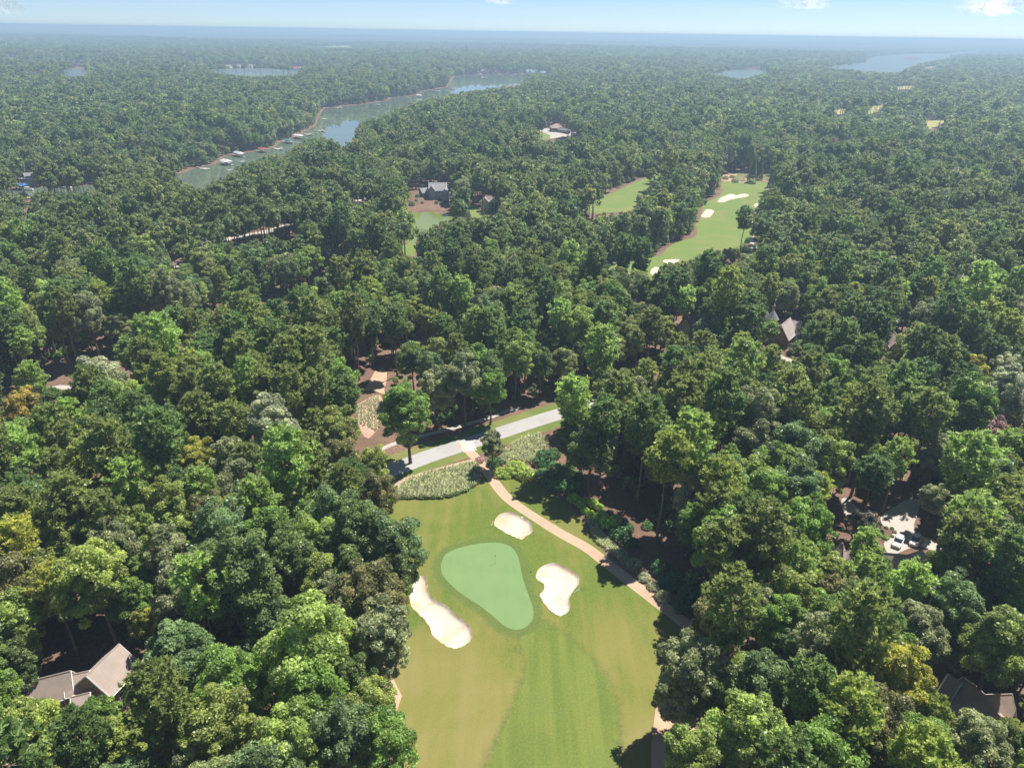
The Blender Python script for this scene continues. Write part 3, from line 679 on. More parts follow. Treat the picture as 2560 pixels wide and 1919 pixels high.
def trunk_mesh(name, g, zt, r, limbs, mat, n=7):
    mb = MB(); p = np.array([0, 0, -0.6]); steps = 5; pr = r * 1.25
    for k in range(steps):
        q = np.array([g.normal() * 0.12, g.normal() * 0.12, zt * (k + 1) / steps]); rr = r * (1 - 0.75 * (k + 1) / steps)
        mb.tube(p, q, pr, rr, n, False); p, pr = q, rr
    for a, b in limbs:
        b = np.array(b, float); a = np.array(a, float); m = (a + b) / 2 + [0, 0, -0.15 * np.linalg.norm(b - a) * 0.3]
        mb.tube(a, m, r * 0.3, r * 0.2, 4, False); mb.tube(m, b, r * 0.2, r * 0.06, 4, False)
    return mesh_data(name, mb.v, mb.f, mat, smooth=True)

PROTO = {}     # (kind, lod) -> list of (crown mesh, trunk mesh)
def make_protos():
    g = np.random.default_rng(11)
    for lod, nb, npn in ((0, 7, 6), (1, 5, 5), (2, 4, 4)):
        for kind, cnt in (('broad', nb), ('pine', npn)):
            PROTO[kind, lod] = []
            for v in range(cnt):
                if kind == 'broad':
                    Rr = g.uniform(3.9, 4.9); z0 = g.uniform(3.5, 7); z1 = 20 + g.uniform(-2, 1.5)
                    nl, per, sz = ((int(g.integers(95, 130)), 190, 0.3), (46, 42, 0.74), (20, 16, 1.5))[lod]
                    V, F, T, L, lr = crown_broad(g, Rr, z0, z1, nl, per, sz, lump=((0.16, 0.29), (0.22, 0.35), (0.28, 0.42))[lod], upb=(0.25, 0.3, 0.35)[lod])
                    limbs = [((0, 0, g.uniform(4.5, 12)), tuple(L[j] * [0.85, 0.85, 1])) for j in g.choice(len(L), 9 if lod == 0 else 4, False)]
                    tm = trunk_mesh('trunk', g, 15, 0.33, limbs, 'bark', 7 if lod == 0 else 4)
                else:
                    z1 = 24 + g.uniform(-1, 1); z0 = g.uniform(12.5, 15)
                    la, nbr, tu, sp, sl, sw = ((9, 10, 14, 9, 0.62, 0.17), (6, 6, 8, 5, 1.0, 0.34), (5, 5, 4, 3, 1.9, 0.8))[lod]
                    V, F, T, B = crown_pine(g, 4.5, z0, z1, la, nbr, tu, sp, sl, sw)
                    if lod: V, F, T, _, _ = crown_broad(g, 4.5, z0 - 1.5, z1, (0, 40, 22)[lod], (0, 46, 15)[lod], (0, 0.7, 1.45)[lod], lump=((0.2, 0.32), (0.2, 0.32), (0.26, 0.4))[lod], upb=0.35)
                    tm = trunk_mesh('trunk', g, z1 - 0.8, 0.27, B if lod == 0 else B[::3] if lod == 1 else [], 'bark_pine', 7 if lod == 0 else 4)
                cm = mesh_data('crown', V, F, 'foliage' if lod == 0 else 'foliage_broadleaf' if kind == 'broad' else 'foliage_pine', T)
                PROTO[kind, lod].append((cm, tm))
make_protos()
def cone_proto():
    g = np.random.default_rng(5); n = 2600; f = g.uniform(0, 1, n) ** 0.8; a = g.uniform(0, 6.28, n)
    r = 2.6 * (1 - f) ** 0.8 * g.uniform(0.75, 1.05, n) + 0.1
    c = np.column_stack([r * np.cos(a), r * np.sin(a), 0.4 + 13.5 * f]); nr = np.column_stack([np.cos(a), np.sin(a), np.full(n, 0.5)]) + g.normal(size=(n, 3)) * 0.4
    V, F = cards(c, nr, 0.36 * g.uniform(.7, 1.3, n), 0.6, g)
    return mesh_data('crown', V, F, 'foliage', np.repeat(np.clip(g.normal(0.5, 0.18, n), 0, 1), 4)), trunk_mesh('trunk', g, 12, 0.22, [], 'bark', 6)
PROTO['cone', 0] = [cone_proto()]

# picture mask as a summed-area table
MW, MH = 1280, 960
def covered(SAT, px, py, rx, ry):
    x0 = np.clip((px - rx) / 2, 0, MW).astype(int); x1 = np.clip((px + rx) / 2 + .5, 0, MW).astype(int)
    y0 = np.clip((py - ry) / 2, 0, MH).astype(int); y1 = np.clip((py + ry) / 2 + .5, 0, MH).astype(int)
    a = SAT[y1, x1] - SAT[y0, x1] - SAT[y1, x0] + SAT[y0, x0]
    return a / np.maximum(1, (x1 - x0) * (y1 - y0))

# gaps in the wood: the dark fronts of the trees behind them show
GAPS = []
def gap(line, depth=1.0):
    near = [atz(p[0], p[1], 17.5 + base_h(*pix(p[0], p[1])[:2]))[:2] for p in line]; far = [pix(p[0], p[1], depth)[:2] for p in line]
    GAPS.append([tuple(p) for p in near] + [tuple(p) for p in far[::-1]])
gap(Z6([(-300, 760), (0, 740), (230, 740), (370, 640), (520, 640), (650, 580), (820, 520), (1000, 480), (1190, 420), (1380, 260), (1500, 210), (1700, 200), (1900, 190), (2000, 90), (2212, 70)]), 2)
gap(ZR([(1300, 770), (1700, 790), (1960, 800), (2180, 790)]), 8)

NOTREE = [(q[1], 2.6) for q in REG if q[0] not in ('lawn', 'isle', 'inlet', 'lake2', 'laker', 'drive', 'verge', 'bank', 'terr', 'earth2', 'fw2', 'walk')] + [(gLAWN, 3.2), (gWALK, 1.0)] + \
         [(q[1], 3.0) for q in REG if q[0] in ('inlet', 'lake2', 'laker', 'fw2', 'drive', 'verge', 'bank', 'terr', 'earth2')] + [(q, 0.0) for q in GAPS]
NOTREE.append((G([(1400, 1075), (1433, 1145), (1590, 1258), (1645, 1310), (1700, 1420), (1745, 1520), (1700, 1545), (1480, 1365), (1420, 1263), (1300, 1180), (1370, 1060)]), 0.0))
FOOT = []                                            # house footprints, filled in below before the woods grow
def free_spots(x, y):
    ok = np.ones(len(x), bool)
    for poly, m in NOTREE:
        P = np.array(poly); k = (x > P[:, 0].min() - m) & (x < P[:, 0].max() + m) & (y > P[:, 1].min() - m) & (y < P[:, 1].max() + m)
        if k.any():
            idx = np.where(k)[0]; s = sdist(x[idx], y[idx], poly); ok[idx[s < m]] = False
    for cx, cy, r in FOOT: ok &= np.hypot(x - cx, y - cy) > r
    return ok
# ------------------------------------------------------------------ houses
def shingle(name, col):
    m, t, o = new_mat(name)
    n1 = noise(t, 0.5, 4, 0.6, position(t)); n2 = noise(t, 5, 3, 0.6, position(t, (1, 1, 4)))
    wv = t.nodes.new('ShaderNodeTexWave'); wv.wave_type = 'BANDS'; wv.bands_direction = 'Z'; wv.inputs['Scale'].default_value = 2.6; wv.inputs['Distortion'].default_value = 0.6
    t.links.new(position(t), wv.inputs['Vector'])
    c = mixc(t, mapr(t, n1.outputs['Fac'], 0.3, 0.7), tuple(x * 0.85 for x in col), tuple(x * 1.12 for x in col))
    c = mixc(t, mapr(t, n2.outputs['Fac'], 0.35, 0.7, 0, 0.5), c, tuple(x * 0.7 for x in col))
    c = mixc(t, mapr(t, wv.outputs['Fac'], 0.0, 0.35, 0.35, 0.0), c, tuple(x * 0.6 for x in col))
    principled(t, o, c, 0.9, 0.15); MATS[name] = m
shingle('shingle_taupe', (0.44, 0.36, 0.315)); shingle('shingle_brown', (0.46, 0.34, 0.29)); shingle('shingle_grey', (0.30, 0.3, 0.32)); shingle('shingle_pink', (0.52, 0.43, 0.41)); shingle('shingle_teal', (0.28, 0.45, 0.45)); shingle('shingle_red', (0.42, 0.16, 0.14))
plain('wall_stone', (0.36, 0.29, 0.23), 0.9, 0.1, 0.3, 2.0); plain('wall_cream', (0.62, 0.57, 0.46), 0.85, 0.1); plain('wall_white', (0.74, 0.73, 0.7), 0.8, 0.2, 0.06); plain('wall_brown', (0.22, 0.15, 0.1), 0.9, 0.1, 0.3)
plain('wall_blue', (0.32, 0.38, 0.44), 0.8, 0.2); plain('trim', (0.76, 0.75, 0.72), 0.6, 0.3, 0.05); plain('brick', (0.28, 0.18, 0.14), 0.9, 0.1, 0.3, 4.0); plain('glass', (0.035, 0.045, 0.055), 0.08, 0.6, 0.2); plain('metal_dark', (0.05, 0.05, 0.055), 0.5, 0.4)

def wing(root, A, B, hw, ze, zr, zb, hip, wall, roof, trim='trim', win=True, over=0.5):
    o0 = np.array(root.location); A = np.array(A[:2]) - o0[:2]; B = np.array(B[:2]) - o0[:2]; ze -= o0[2]; zr -= o0[2]; zb -= o0[2]
    L = np.linalg.norm(B - A); u = (B - A) / L; n = np.array([-u[1], u[0]])
    p = lambda s, k, z: (*(A + u * s + n * k), z)
    ins = min(hw, L / 2 - 0.2) if hip else 0.0
    drop = (zr - ze) / hw * over
    # walls, with gable tops closed under the roof
    s0, s1, wk = over * (1 if hip else .6), L - over * (1 if hip else .6), hw - over
    zt = ze + (0 if hip else 0) + drop * 0.2
    P = [p(s0, -wk, zb), p(s1, -wk, zb), p(s1, wk, zb), p(s0, wk, zb), p(s0, -wk, zt), p(s1, -wk, zt), p(s1, wk, zt), p(s0, wk, zt)]
    F = [(0, 1, 5, 4), (1, 2, 6, 5), (2, 3, 7, 6), (3, 0, 4, 7), (4, 5, 6, 7)]
    if not hip:
        P += [p(s0, 0, zr - 0.35), p(s1, 0, zr - 0.35)]; F = F[:4] + [(4, 8, 7), (5, 6, 9)]
    w = MB().poly(P, F).build('wall', wall, root)
    th = 0.22; e = 0.0
    T = [p(-e, -hw, ze), p(L + e, -hw, ze), p(L + e, hw, ze), p(-e, hw, ze), p(ins, 0, zr), p(L - ins, 0, zr)]
    Bm = [(x, y, z - th) for x, y, z in T]
    FF = [(0, 1, 5, 4), (2, 3, 4, 5)] + ([(1, 2, 5), (3, 0, 4)] if hip else [])
    r = MB().poly(T + Bm, FF + [tuple(i + 6 for i in f[::-1]) for f in FF] + ([(0, 6, 7, 1), (2, 8, 9, 3), (1, 7, 8, 2), (3, 9, 6, 0)] if hip else [(0, 6, 7, 1), (2, 8, 9, 3), (0, 4, 10, 6), (4, 3, 9, 10), (1, 7, 11, 5), (5, 11, 8, 2)])).build('roof', roof, root)
    for k in (-1, 1):
        a = np.array(p(0, k * (hw + 0.06), ze - 0.14)); b = np.array(p(L, k * (hw + 0.06), ze - 0.14)); MB().tube(a, b, 0.11, 0.11, 4).build('gutter', trim, r)
    if not hip:
        for s in (-0.05, L + 0.05):
            for k in (-1, 1): MB().tube(p(s, k * hw, ze - 0.06), p(s, 0, zr - 0.06), 0.12, 0.12, 4).build('fascia', trim, r)
    rc = MB(); rc.tube(p(ins, 0, zr + 0.03), p(L - ins, 0, zr + 0.03), 0.09, 0.09, 5)
    if hip:
        for s, sx in ((0, ins), (L, L - ins)):
            for k in (-1, 1): rc.tube(p(s, k * hw, ze + .02), p(sx, 0, zr + 0.03), 0.07, 0.07, 4)
    rc.build('ridge_cap', roof, r)
    if win:
        storeys = 2 if ze - zb > 5 else 1
        for k in (-1, 1):
            for s in np.arange(s0 + 1.6, s1 - 1.2, 2.6):
                for st in range(storeys):
                    c = np.array(p(s, k * (wk + 0.03), zb + 1.7 + st * 2.9)); ang = math.atan2(u[1], u[0])
                    fr = MB().box((0, 0, 0), (1.25, 0.1, 1.6), 0).build('window', trim, root, c, ang)
                    MB().box((0, k * 0.04, 0.37), (1.02, 0.06, 0.62)).box((0, k * 0.04, -0.35), (1.02, 0.06, 0.62)).build('pane', 'glass', fr)
    return w, r

def chimney(root, q, z0, z1, s=0.9, pots=2, mat='brick'):
    o0 = root.location; c = MB().box((q[0] - o0[0], q[1] - o0[1], (z0 + z1) / 2 - o0[2]), (s * 1.3, s, z1 - z0)).box((q[0] - o0[0], q[1] - o0[1], z1 - o0[2] + 0.1), (s * 1.5, s * 1.2, 0.22)).build('chimney', mat, root)
    for k in range(pots):
        MB().tube((q[0] - o0[0] + (k - (pots - 1) / 2) * 0.45, q[1] - o0[1], z1 - o0[2] + 0.2), (q[0] - o0[0] + (k - (pots - 1) / 2) * 0.45, q[1] - o0[1], z1 - o0[2] + 0.75), 0.16, 0.13, 7).build('chimney_pot', 'trim', c)

def wing_px(root, a, b, e, zb, ze, zr, **k):
    """ridge ends and one eave point given as photo pixels; heights above zb"""
    A = atz(*a, zb + zr); B = atz(*b, zb + zr); E_ = atz(*e, zb + ze)
    u = (B - A)[:2]; u /= np.linalg.norm(u); v = (E_ - A)[:2]; hw = abs(u[0] * v[1] - u[1] * v[0]); hw = min(max(hw, 2.4), 7.5)
    FOOT.append((*((A + B)[:2] / 2), hw + 2.2)); FOOT.append((*A[:2], hw + 1.6)); FOOT.append((*B[:2], hw + 1.6))
    wing(root, A, B, hw, zb + ze, zb + zr, zb, **k)
    return A, B, hw

def house(name, px, label):
    q = pix(*px); z = zg(q[0], q[1]); r = empty(name, (q[0], q[1], z)); tag(r, label, 'house'); return r, z

k1 = dict(hip=False, wall='wall_stone', roof='shingle_taupe')
h, z = house('house', (200, 1760), 'large taupe shingle house with joined gabled roofs among trees beside the long bunker')
wing_px(h, (58, 1706), (176, 1676), (100, 1748), z, 3.2, 6.4, **k1)
A, B, hw = wing_px(h, (297, 1609), (216, 1688), (300, 1718), z, 4.0, 7.6, **k1)
wing_px(h, (160, 1690), (222, 1676), (190, 1722), z, 3.4, 5.6, **k1)
wing_px(h, (176, 1742), (224, 1730), (186, 1772), z, 3.2, 5.2, **k1)
wing_px(h, (196, 1800), (260, 1790), (200, 1842), z, 3.0, 5.6, **k1)
k2 = dict(hip=False, wall='wall_stone', roof='shingle_brown')
h, z = house('house', (2440, 1790), 'dark brown shingle house with long straight ridge under yellow green trees')
wing_px(h, (2408, 1692), (2493, 1790), (2352, 1748), z, 3.8, 6.9, **k2)
wing_px(h, (2372, 1684), (2404, 1706), (2350, 1712), z, 3.6, 7.4, **k2)
wing_px(h, (2366, 1756), (2424, 1762), (2380, 1775), z, 4.2, 6.0, **k2)
wing_px(h, (2450, 1738), (2530, 1734), (2520, 1760), z, 3.4, 6.2, **k2)
k3 = dict(wall='wall_cream', roof='shingle_pink')
h, z = house('house', (2190, 1400), 'taupe hip roofed house beside the driveway with white cars')
wing_px(h, (2090, 1352), (2122, 1362), (2085, 1390), z, 3.2, 7.0, hip=True, **k3)
wing_px(h, (2284, 1356), (2342, 1412), (2262, 1380), z, 3.6, 7.2, hip=True, **k3)
wing_px(h, (2105, 1368), (2310, 1392), (2200, 1412), z, 3.2, 6.6, hip=True, **k3)
k4 = dict(hip=False, wall='wall_cream', roof='shingle_pink')
h, z = house('house', (1716, 838), 'small cream gabled house with brick chimney half hidden by trees')
A, B, hw = wing_px(h, (1714, 800), (1722, 784), (1698, 812), z, 5.0, 8.4, **k4)
chimney(h, A[:2] + np.array([0.3, 1.4]), z + 4, z + 10.2, 1.0, 3)
h, z = house('house', (1960, 850), 'pink shingle gabled house with blue white wall and round turret')
A, B, hw = wing_px(h, (1953, 812), (1976, 793), (1988, 836), z, 3.4, 8.4, hip=False, wall='wall_brown', roof='shingle_pink')
wing_px(h, (1976, 799), (2004, 803), (1990, 813), z, 3.6, 7.0, hip=False, wall='wall_white', roof='shingle_pink')
wing_px(h, (1880, 818), (1945, 812), (1910, 836), z, 3.2, 6.0, hip=True, wall='wall_white', roof='shingle_pink')
tq = atz(1932, 790, z + 7)[:2]
MB().tube((tq[0] - h.location[0], tq[1] - h.location[1], 0), (tq[0] - h.location[0], tq[1] - h.location[1], 6.2), 2.0, 2.0, 12).build('turret', 'wall_cream', h)
MB().tube((tq[0] - h.location[0], tq[1] - h.location[1], 6.1), (tq[0] - h.location[0], tq[1] - h.location[1], 9.4), 2.5, 0.05, 12).build('turret_roof', 'shingle_grey', h)
chimney(h, tq + np.array([0.5, 2.2]), z + 4, z + 10.2, 0.9, 2)
h, z = house('house', (2240, 872), 'pink roofed house end wedged between two dark pines')
wing_px(h, (2236, 828), (2250, 848), (2224, 850), z, 3.2, 6.6, **k4)
k7 = dict(wall='wall_blue', roof='shingle_grey')
h, z = house('house', (1090, 492), 'two storey grey house with white trimmed gables above the pond')
A, B, hw = wing_px(h, (1072, 456), (1116, 456), (1095, 476), z, 6.0, 9.8, hip=False, **k7)
ct = (A[:2] + B[:2]) / 2
def front_gable(hh, x, y, hw, dep, ze, zr, zb, **k):
    wing(hh, (x, y), (x, y - dep), hw, zb + ze, zb + zr, zb, **k)
front_gable(h, ct[0] - 3.2, ct[1], 2.8, hw + 1.6, 5.8, 9.2, z, hip=False, **k7); front_gable(h, ct[0] + 5.6, ct[1], 3.0, hw + 3.4, 4.2, 7.8, z, hip=False, **k7)
wing_px(h, (1050, 470), (1078, 468), (1060, 482), z, 3.4, 5.8, hip=False, **k7)
h, z = house('house', (1222, 528), 'cream lake house with tan hipped roof and tall screened porch')
A, B, hw = wing_px(h, (1205, 490), (1240, 488), (1215, 504), z, 6.0, 9.2, hip=True, wall='wall_cream', roof='shingle_taupe')
ct = (A[:2] + B[:2]) / 2
front_gable(h, ct[0] - 2.5, ct[1], 3.0, hw + 2.0, 5.8, 8.8, z, hip=False, wall='wall_cream', roof='shingle_taupe')
pr = MB()
for dx in (0, 2.6, 5.2):
    for dy in (-hw - 0.2, -hw - 3.4): pr.box((ct[0] + 0.9 + dx - h.location[0], ct[1] + dy - h.location[1], 3.2), (0.28, 0.28, 6.6))
for zz in (0.3, 3.1, 6.3): pr.box((ct[0] + 3.5 - h.location[0], ct[1] - hw - 3.4 - h.location[1], zz), (5.5, 0.2, 0.25))
pr.build('porch_frame', 'trim', h)
MB().box((ct[0] + 3.5 - h.location[0], ct[1] - hw - 1.8 - h.location[1], 3.1), (5.0, 2.8, 5.9)).build('screen', 'metal_dark', h)
wing(h, (ct[0] + 3.5, ct[1] - hw + 1.5), (ct[0] + 3.5, ct[1] - hw - 4.2), 3.3, z + 6.5, z + 8.6, z + 6.2, hip=False, wall='wall_cream', roof='shingle_taupe', win=False)
h, z = house('house', (1392, 328), 'long brown roofed clubhouse on a pale terrace in a wooded clearing')
A, B, hw = wing_px(h, (1376, 308), (1406, 308), (1390, 315), z, 4.2, 8.6, hip=True, wall='wall_brown', roof='shingle_brown')
wing_px(h, (1396, 318), (1424, 322), (1410, 325), z, 3.2, 5.2, hip=True, wall='wall_brown', roof='shingle_grey')
h, z = house('house', (70, 458), 'white balconied lakeside house above the blue covered dock')
A, B, hw = wing_px(h, (58, 432), (84, 430), (70, 440), z, 6.2, 9.4, hip=False, wall='wall_blue', roof='shingle_grey')
ct = (A[:2] + B[:2]) / 2; bl = MB()
for zz in (0.4, 3.0, 5.8): bl.box((ct[0] - h.location[0], ct[1] - hw - 1.4 - h.location[1], zz), (9, 2.4, 0.2))
for dx in np.linspace(-4.4, 4.4, 5): bl.box((ct[0] + dx - h.location[0], ct[1] - hw - 2.5 - h.location[1], 3), (0.25, 0.25, 6))
bl.build('balcony', 'trim', h)
h, z = house('house', (276, 440), 'dim grey roofed house behind lakeside trees opposite the docks')
wing_px(h, (262, 418), (288, 416), (275, 424), z, 5.0, 8.0, hip=True, wall='wall_blue', roof='shingle_grey')

# far houses on the other shores
def far_house(px, py, label, L, hw, ze, zr, wall, roof, ang=0.0, n=2):
    q = pix(px, py); z = max(zg(q[0], q[1]), LAKE_Z + 1.5); r = empty('house', (q[0], q[1], z)); tag(r, label, 'house', 'houses on the far shores')
    u = np.array([math.cos(ang), math.sin(ang)]); A = q[:2] - u * L / 2; B = q[:2] + u * L / 2
    wing(r, A, B, hw, z + ze, z + zr, z, hip=False, wall=wall, roof=roof, win=False)
    v = np.array([u[1], -u[0]])
    for k in range(n - 1):
        s = q[:2] + u * L * (0.28 - 0.5 * k); wing(r, s, s + v * (hw + 4), hw * 0.6, z + ze * .9, z + zr * 0.92, z, hip=False, wall=wall, roof=roof, win=False)
    FOOT.append((q[0], q[1], L * 0.6)); keep_small = [(px - L * 0.45, py - 6), (px + L * .45, py - 6), (px + L * .45, py + 1), (px - L * .45, py + 1)]
    PROT.append(keep_small)
far_house(1330, 182, 'long teal roofed lodge on the point at the far end of the inlet', 34, 8, 7, 14, 'wall_cream', 'shingle_teal', 0.15, 3)
far_house(1362, 182, 'lower teal roofed wing building beside the far lodge', 26, 7, 5, 10, 'wall_cream', 'shingle_teal', 0.05, 2)
far_house(743, 170, 'red roofed house at the water edge on the far shore', 20, 7, 5, 10, 'wall_white', 'shingle_red', 0.0, 2)
for k, (x, y) in enumerate([(482, 157), (572, 163), (596, 162), (626, 163), (190, 160), (205, 158), (25, 142), (40, 140), (1088, 176), (1118, 170), (1210, 178), (1490, 178), (2325, 296), (2340, 296), (2430, 330), (2480, 368), (935, 170), (980, 172)]):
    far_house(x, y, 'small pale house half hidden by trees on the far shore', random.uniform(11, 18), random.uniform(4.5, 6), 5, 9, random.choice(['wall_white', 'wall_cream', 'wall_white']), random.choice(['shingle_grey', 'shingle_pink', 'shingle_taupe']), random.uniform(-.4, .4))

# ------------------------------------------------------------------ cars
plain('car_white', (0.8, 0.8, 0.8), 0.25, 0.6, 0.02); plain('tyre', (0.03, 0.03, 0.03), 0.9, 0.1); plain('rim', (0.45, 0.45, 0.47), 0.35, 0.5, 0.05, 1.5, 0.8); plain('lamp_glass', (0.6, 0.6, 0.58), 0.15, 0.6, 0.05); plain('tail_lamp', (0.4, 0.03, 0.03), 0.3, 0.5, 0.05)
def loft(mb, secs):
    b = len(mb.v); k = len(secs[0]); V = []; F = []
    for s in secs: V += s
    for i in range(len(secs) - 1):
        for j in range(k): F.append((i * k + j, i * k + (j + 1) % k, (i + 1) * k + (j + 1) % k, (i + 1) * k + j))
    F += [tuple(range(k))[::-1], tuple((len(secs) - 1) * k + j for j in range(k))]
    return mb.poly(V, F)
def car(px, py, ang, label):
    q = pix(px, py); r = empty('parked_car', (q[0], q[1], zg(q[0], q[1]) + 0.01), ang); tag(r, label, 'car', 'white cars on the driveway')
    sec = lambda x, hw, z0, z1, c=0.12: [(x, -hw, z0), (x, hw, z0), (x, hw + 0.02, (z0 + z1) / 2), (x, hw - c * .4, z1 - c * .6), (x, hw - c * 1.6, z1), (x, -hw + c * 1.6, z1), (x, -hw + c * .4, z1 - c * .6), (x, -hw - 0.02, (z0 + z1) / 2)]
    loft(MB(), [sec(-2.42, .72, .45, .8), sec(-2.3, .88, .32, .98), sec(-1.6, .93, .28, 1.04), sec(0, .94, .26, 1.03), sec(1.1, .93, .28, 1.0), sec(1.9, .9, .3, .93), sec(2.3, .82, .36, .82), sec(2.42, .66, .45, .7)]).build('body', 'car_white', r, smooth=True)
    loft(MB(), [sec(-2.1, .74, 1.0, 1.06), sec(-1.6, .78, 1.0, 1.5), sec(-.3, .78, 1.0, 1.6), sec(.35, .78, 1.0, 1.5), sec(1.15, .76, .97, 1.04)]).build('windows', 'glass', r, smooth=True)
    loft(MB(), [sec(-1.62, .64, 1.50, 1.56), sec(-.9, .68, 1.56, 1.645), sec(-.2, .68, 1.56, 1.645), sec(.3, .62, 1.50, 1.56)]).build('roof', 'car_white', r, smooth=True)
    for x in (-1.45, 1.5):
        for s in (-1, 1):
            w = MB().tube((0, -.12, 0), (0, .12, 0), .34, .34, 14).build('wheel', 'tyre', r, (x, s * .84, .34)); MB().tube((0, s * .10, 0), (0, s * .135, 0), .21, .19, 10).build('rim', 'rim', w)
    for s in (-1, 1):
        MB().box((2.3, s * .6, .68), (.2, .36, .14)).build('headlight', 'lamp_glass', r); MB().box((-2.35, s * .66, .82), (.14, .26, .2)).build('tail_light', 'tail_lamp', r)
        MB().box((.72, s * .99, 1.05), (.16, .18, .13)).build('mirror', 'car_white', r)
def headpx(a, b):
    p0 = pix(*a); p1 = pix(*b); return math.atan2(p1[1] - p0[1], p1[0] - p0[0])
car(2244, 1358, headpx((2251, 1343), (2237, 1372)), 'white car parked in the open on the driveway with its windscreen in the sun')
car(2287, 1354, headpx((2292, 1340), (2280, 1366)), 'white car half hidden behind the roof ridge on the driveway')

# ------------------------------------------------------------------ docks and boats along the inlet
plain('dock_wood', (0.42, 0.36, 0.3), 0.9, 0.1, 0.25, 2.0); plain('canvas_blue', (0.05, 0.16, 0.42), 0.7, 0.2); plain('canvas_green', (0.05, 0.2, 0.2), 0.7, 0.2); plain('hull_white', (0.75, 0.75, 0.74), 0.3, 0.5, 0.04); plain('roof_metal', (0.55, 0.56, 0.57), 0.5, 0.4, 0.08); plain('canvas_red', (0.3, 0.1, 0.08), 0.7, 0.2)
def dock(px, py, ang, w, l, roof, label):
    q = water_pt(px, py); r = empty('boat_dock', (q[0], q[1], LAKE_Z), ang); tag(r, label, 'dock', 'docks along the inlet shore')
    mb = MB()
    for k in range(int(l / 0.6)): mb.box((-l / 2 + 0.3 + k * 0.6, 0, 0.62), (0.56, w, 0.1))
    mb.build('deck', 'dock_wood', r)
    MB().box((-l / 2 - 4.5, 0, 0.6), (9, 1.4, 0.1)).build('gangway', 'dock_wood', r)
    for x in (-l / 2 + 0.3, 0, l / 2 - 0.3):
        for y in (-w / 2 + 0.2, w / 2 - 0.2): MB().tube((x, y, -1.2), (x, y, 3.4 if roof else 1.5), 0.13, 0.13, 6).build('post', 'dock_wood', r)
    if roof:
        a, b = l / 2 + 0.5, w / 2 + 0.6; T = [(-a, -b, 3.3), (a, -b, 3.3), (a, b, 3.3), (-a, b, 3.3), (-a + 2, 0, 4.7), (a - 2, 0, 4.7)]
        MB().poly(T, [(0, 1, 5, 4), (1, 2, 5), (2, 3, 4, 5), (3, 0, 4), (3, 2, 1, 0)]).build('roof', roof, r)
def boat(px, py, ang, label, canvas='hull_white'):
    q = water_pt(px, py); r = empty('pontoon_boat', (q[0], q[1], LAKE_Z), ang); tag(r, label, 'boat', 'boats moored at the inlet docks')
    for s in (-1, 1): MB().tube((-3.2, s * .9, .12), (2.6, s * .9, .12), .32, .32, 8).tube((2.6, s * .9, .12), (3.4, s * .9, .3), .32, .06, 8).build('pontoon', 'roof_metal', r)
    MB().box((0, 0, .52), (6.4, 2.5, .12)).build('deck', 'hull_white', r)
    f = MB()
    for s in (-1, 1): f.box((0, s * 1.2, .9), (6.0, .06, .62))
    f.box((-3.0, 0, .9), (.06, 2.4, .62)).box((3.0, 0, .9), (.06, 2.4, .62)).build('rail', 'hull_white', r)
    MB().poly([(-2.2, -1.2, 2.5), (1.0, -1.2, 2.5), (1.0, 1.2, 2.5), (-2.2, 1.2, 2.5), (-2.2, 0, 2.75), (1.0, 0, 2.75)], [(0, 1, 5, 4), (2, 3, 4, 5), (0, 4, 3), (1, 2, 5), (3, 2, 1, 0)]).build('canopy', canvas, r)
    for x in (-2.1, .9):
        for s in (-1, 1): MB().tube((x, s * 1.15, .6), (x, s * 1.15, 2.5), .04, .04, 5).build('canopy_pole', 'roof_metal', r)
DK = Z7([(1040, 968), (1262, 918), (1392, 888), (1468, 838), (1615, 812), (1712, 796), (1772, 757), (1832, 728), (1893, 706), (1965, 684), (1990, 610), (2072, 540)]) + Z8([(232, 522), (485, 475), (690, 425), (600, 438), (420, 478)])
RF = [None, None, 'roof_metal', 'roof_metal', 'canvas_red', None, 'canvas_green', 'roof_metal', None, None, None, None, None, 'roof_metal', 'canvas_red', None, None]
desc = {None: 'open wooden dock without a roof reaching into the inlet', 'roof_metal': 'wooden dock with pale metal hip roof on the inlet', 'canvas_red': 'wooden dock under a reddish roof on the inlet', 'canvas_green': 'wooden dock under a teal green roof on the inlet'}
for k, (x, y) in enumerate(DK):
    dock(x, y, -0.75 + 0.12 * math.sin(k * 2.1), 4.6 + (k % 3), 9 + (k % 4), RF[k], desc[RF[k]])
    if k % 3 != 1: boat(x + 9 * (1 if k < 12 else .5), y + 2, -0.75 + 0.2 * math.sin(k), 'white pontoon boat moored beside a dock on the inlet')
dock(50, 474, -0.1, 6, 9, 'canvas_blue', 'dock with bright blue canopy below the lakeside house')
boat(72, 476, 0.15, 'white pontoon boat next to the blue covered dock'); boat(168, 471, 0.1, 'white pontoon boat lying alone at the low wooded bank', 'canvas_blue')

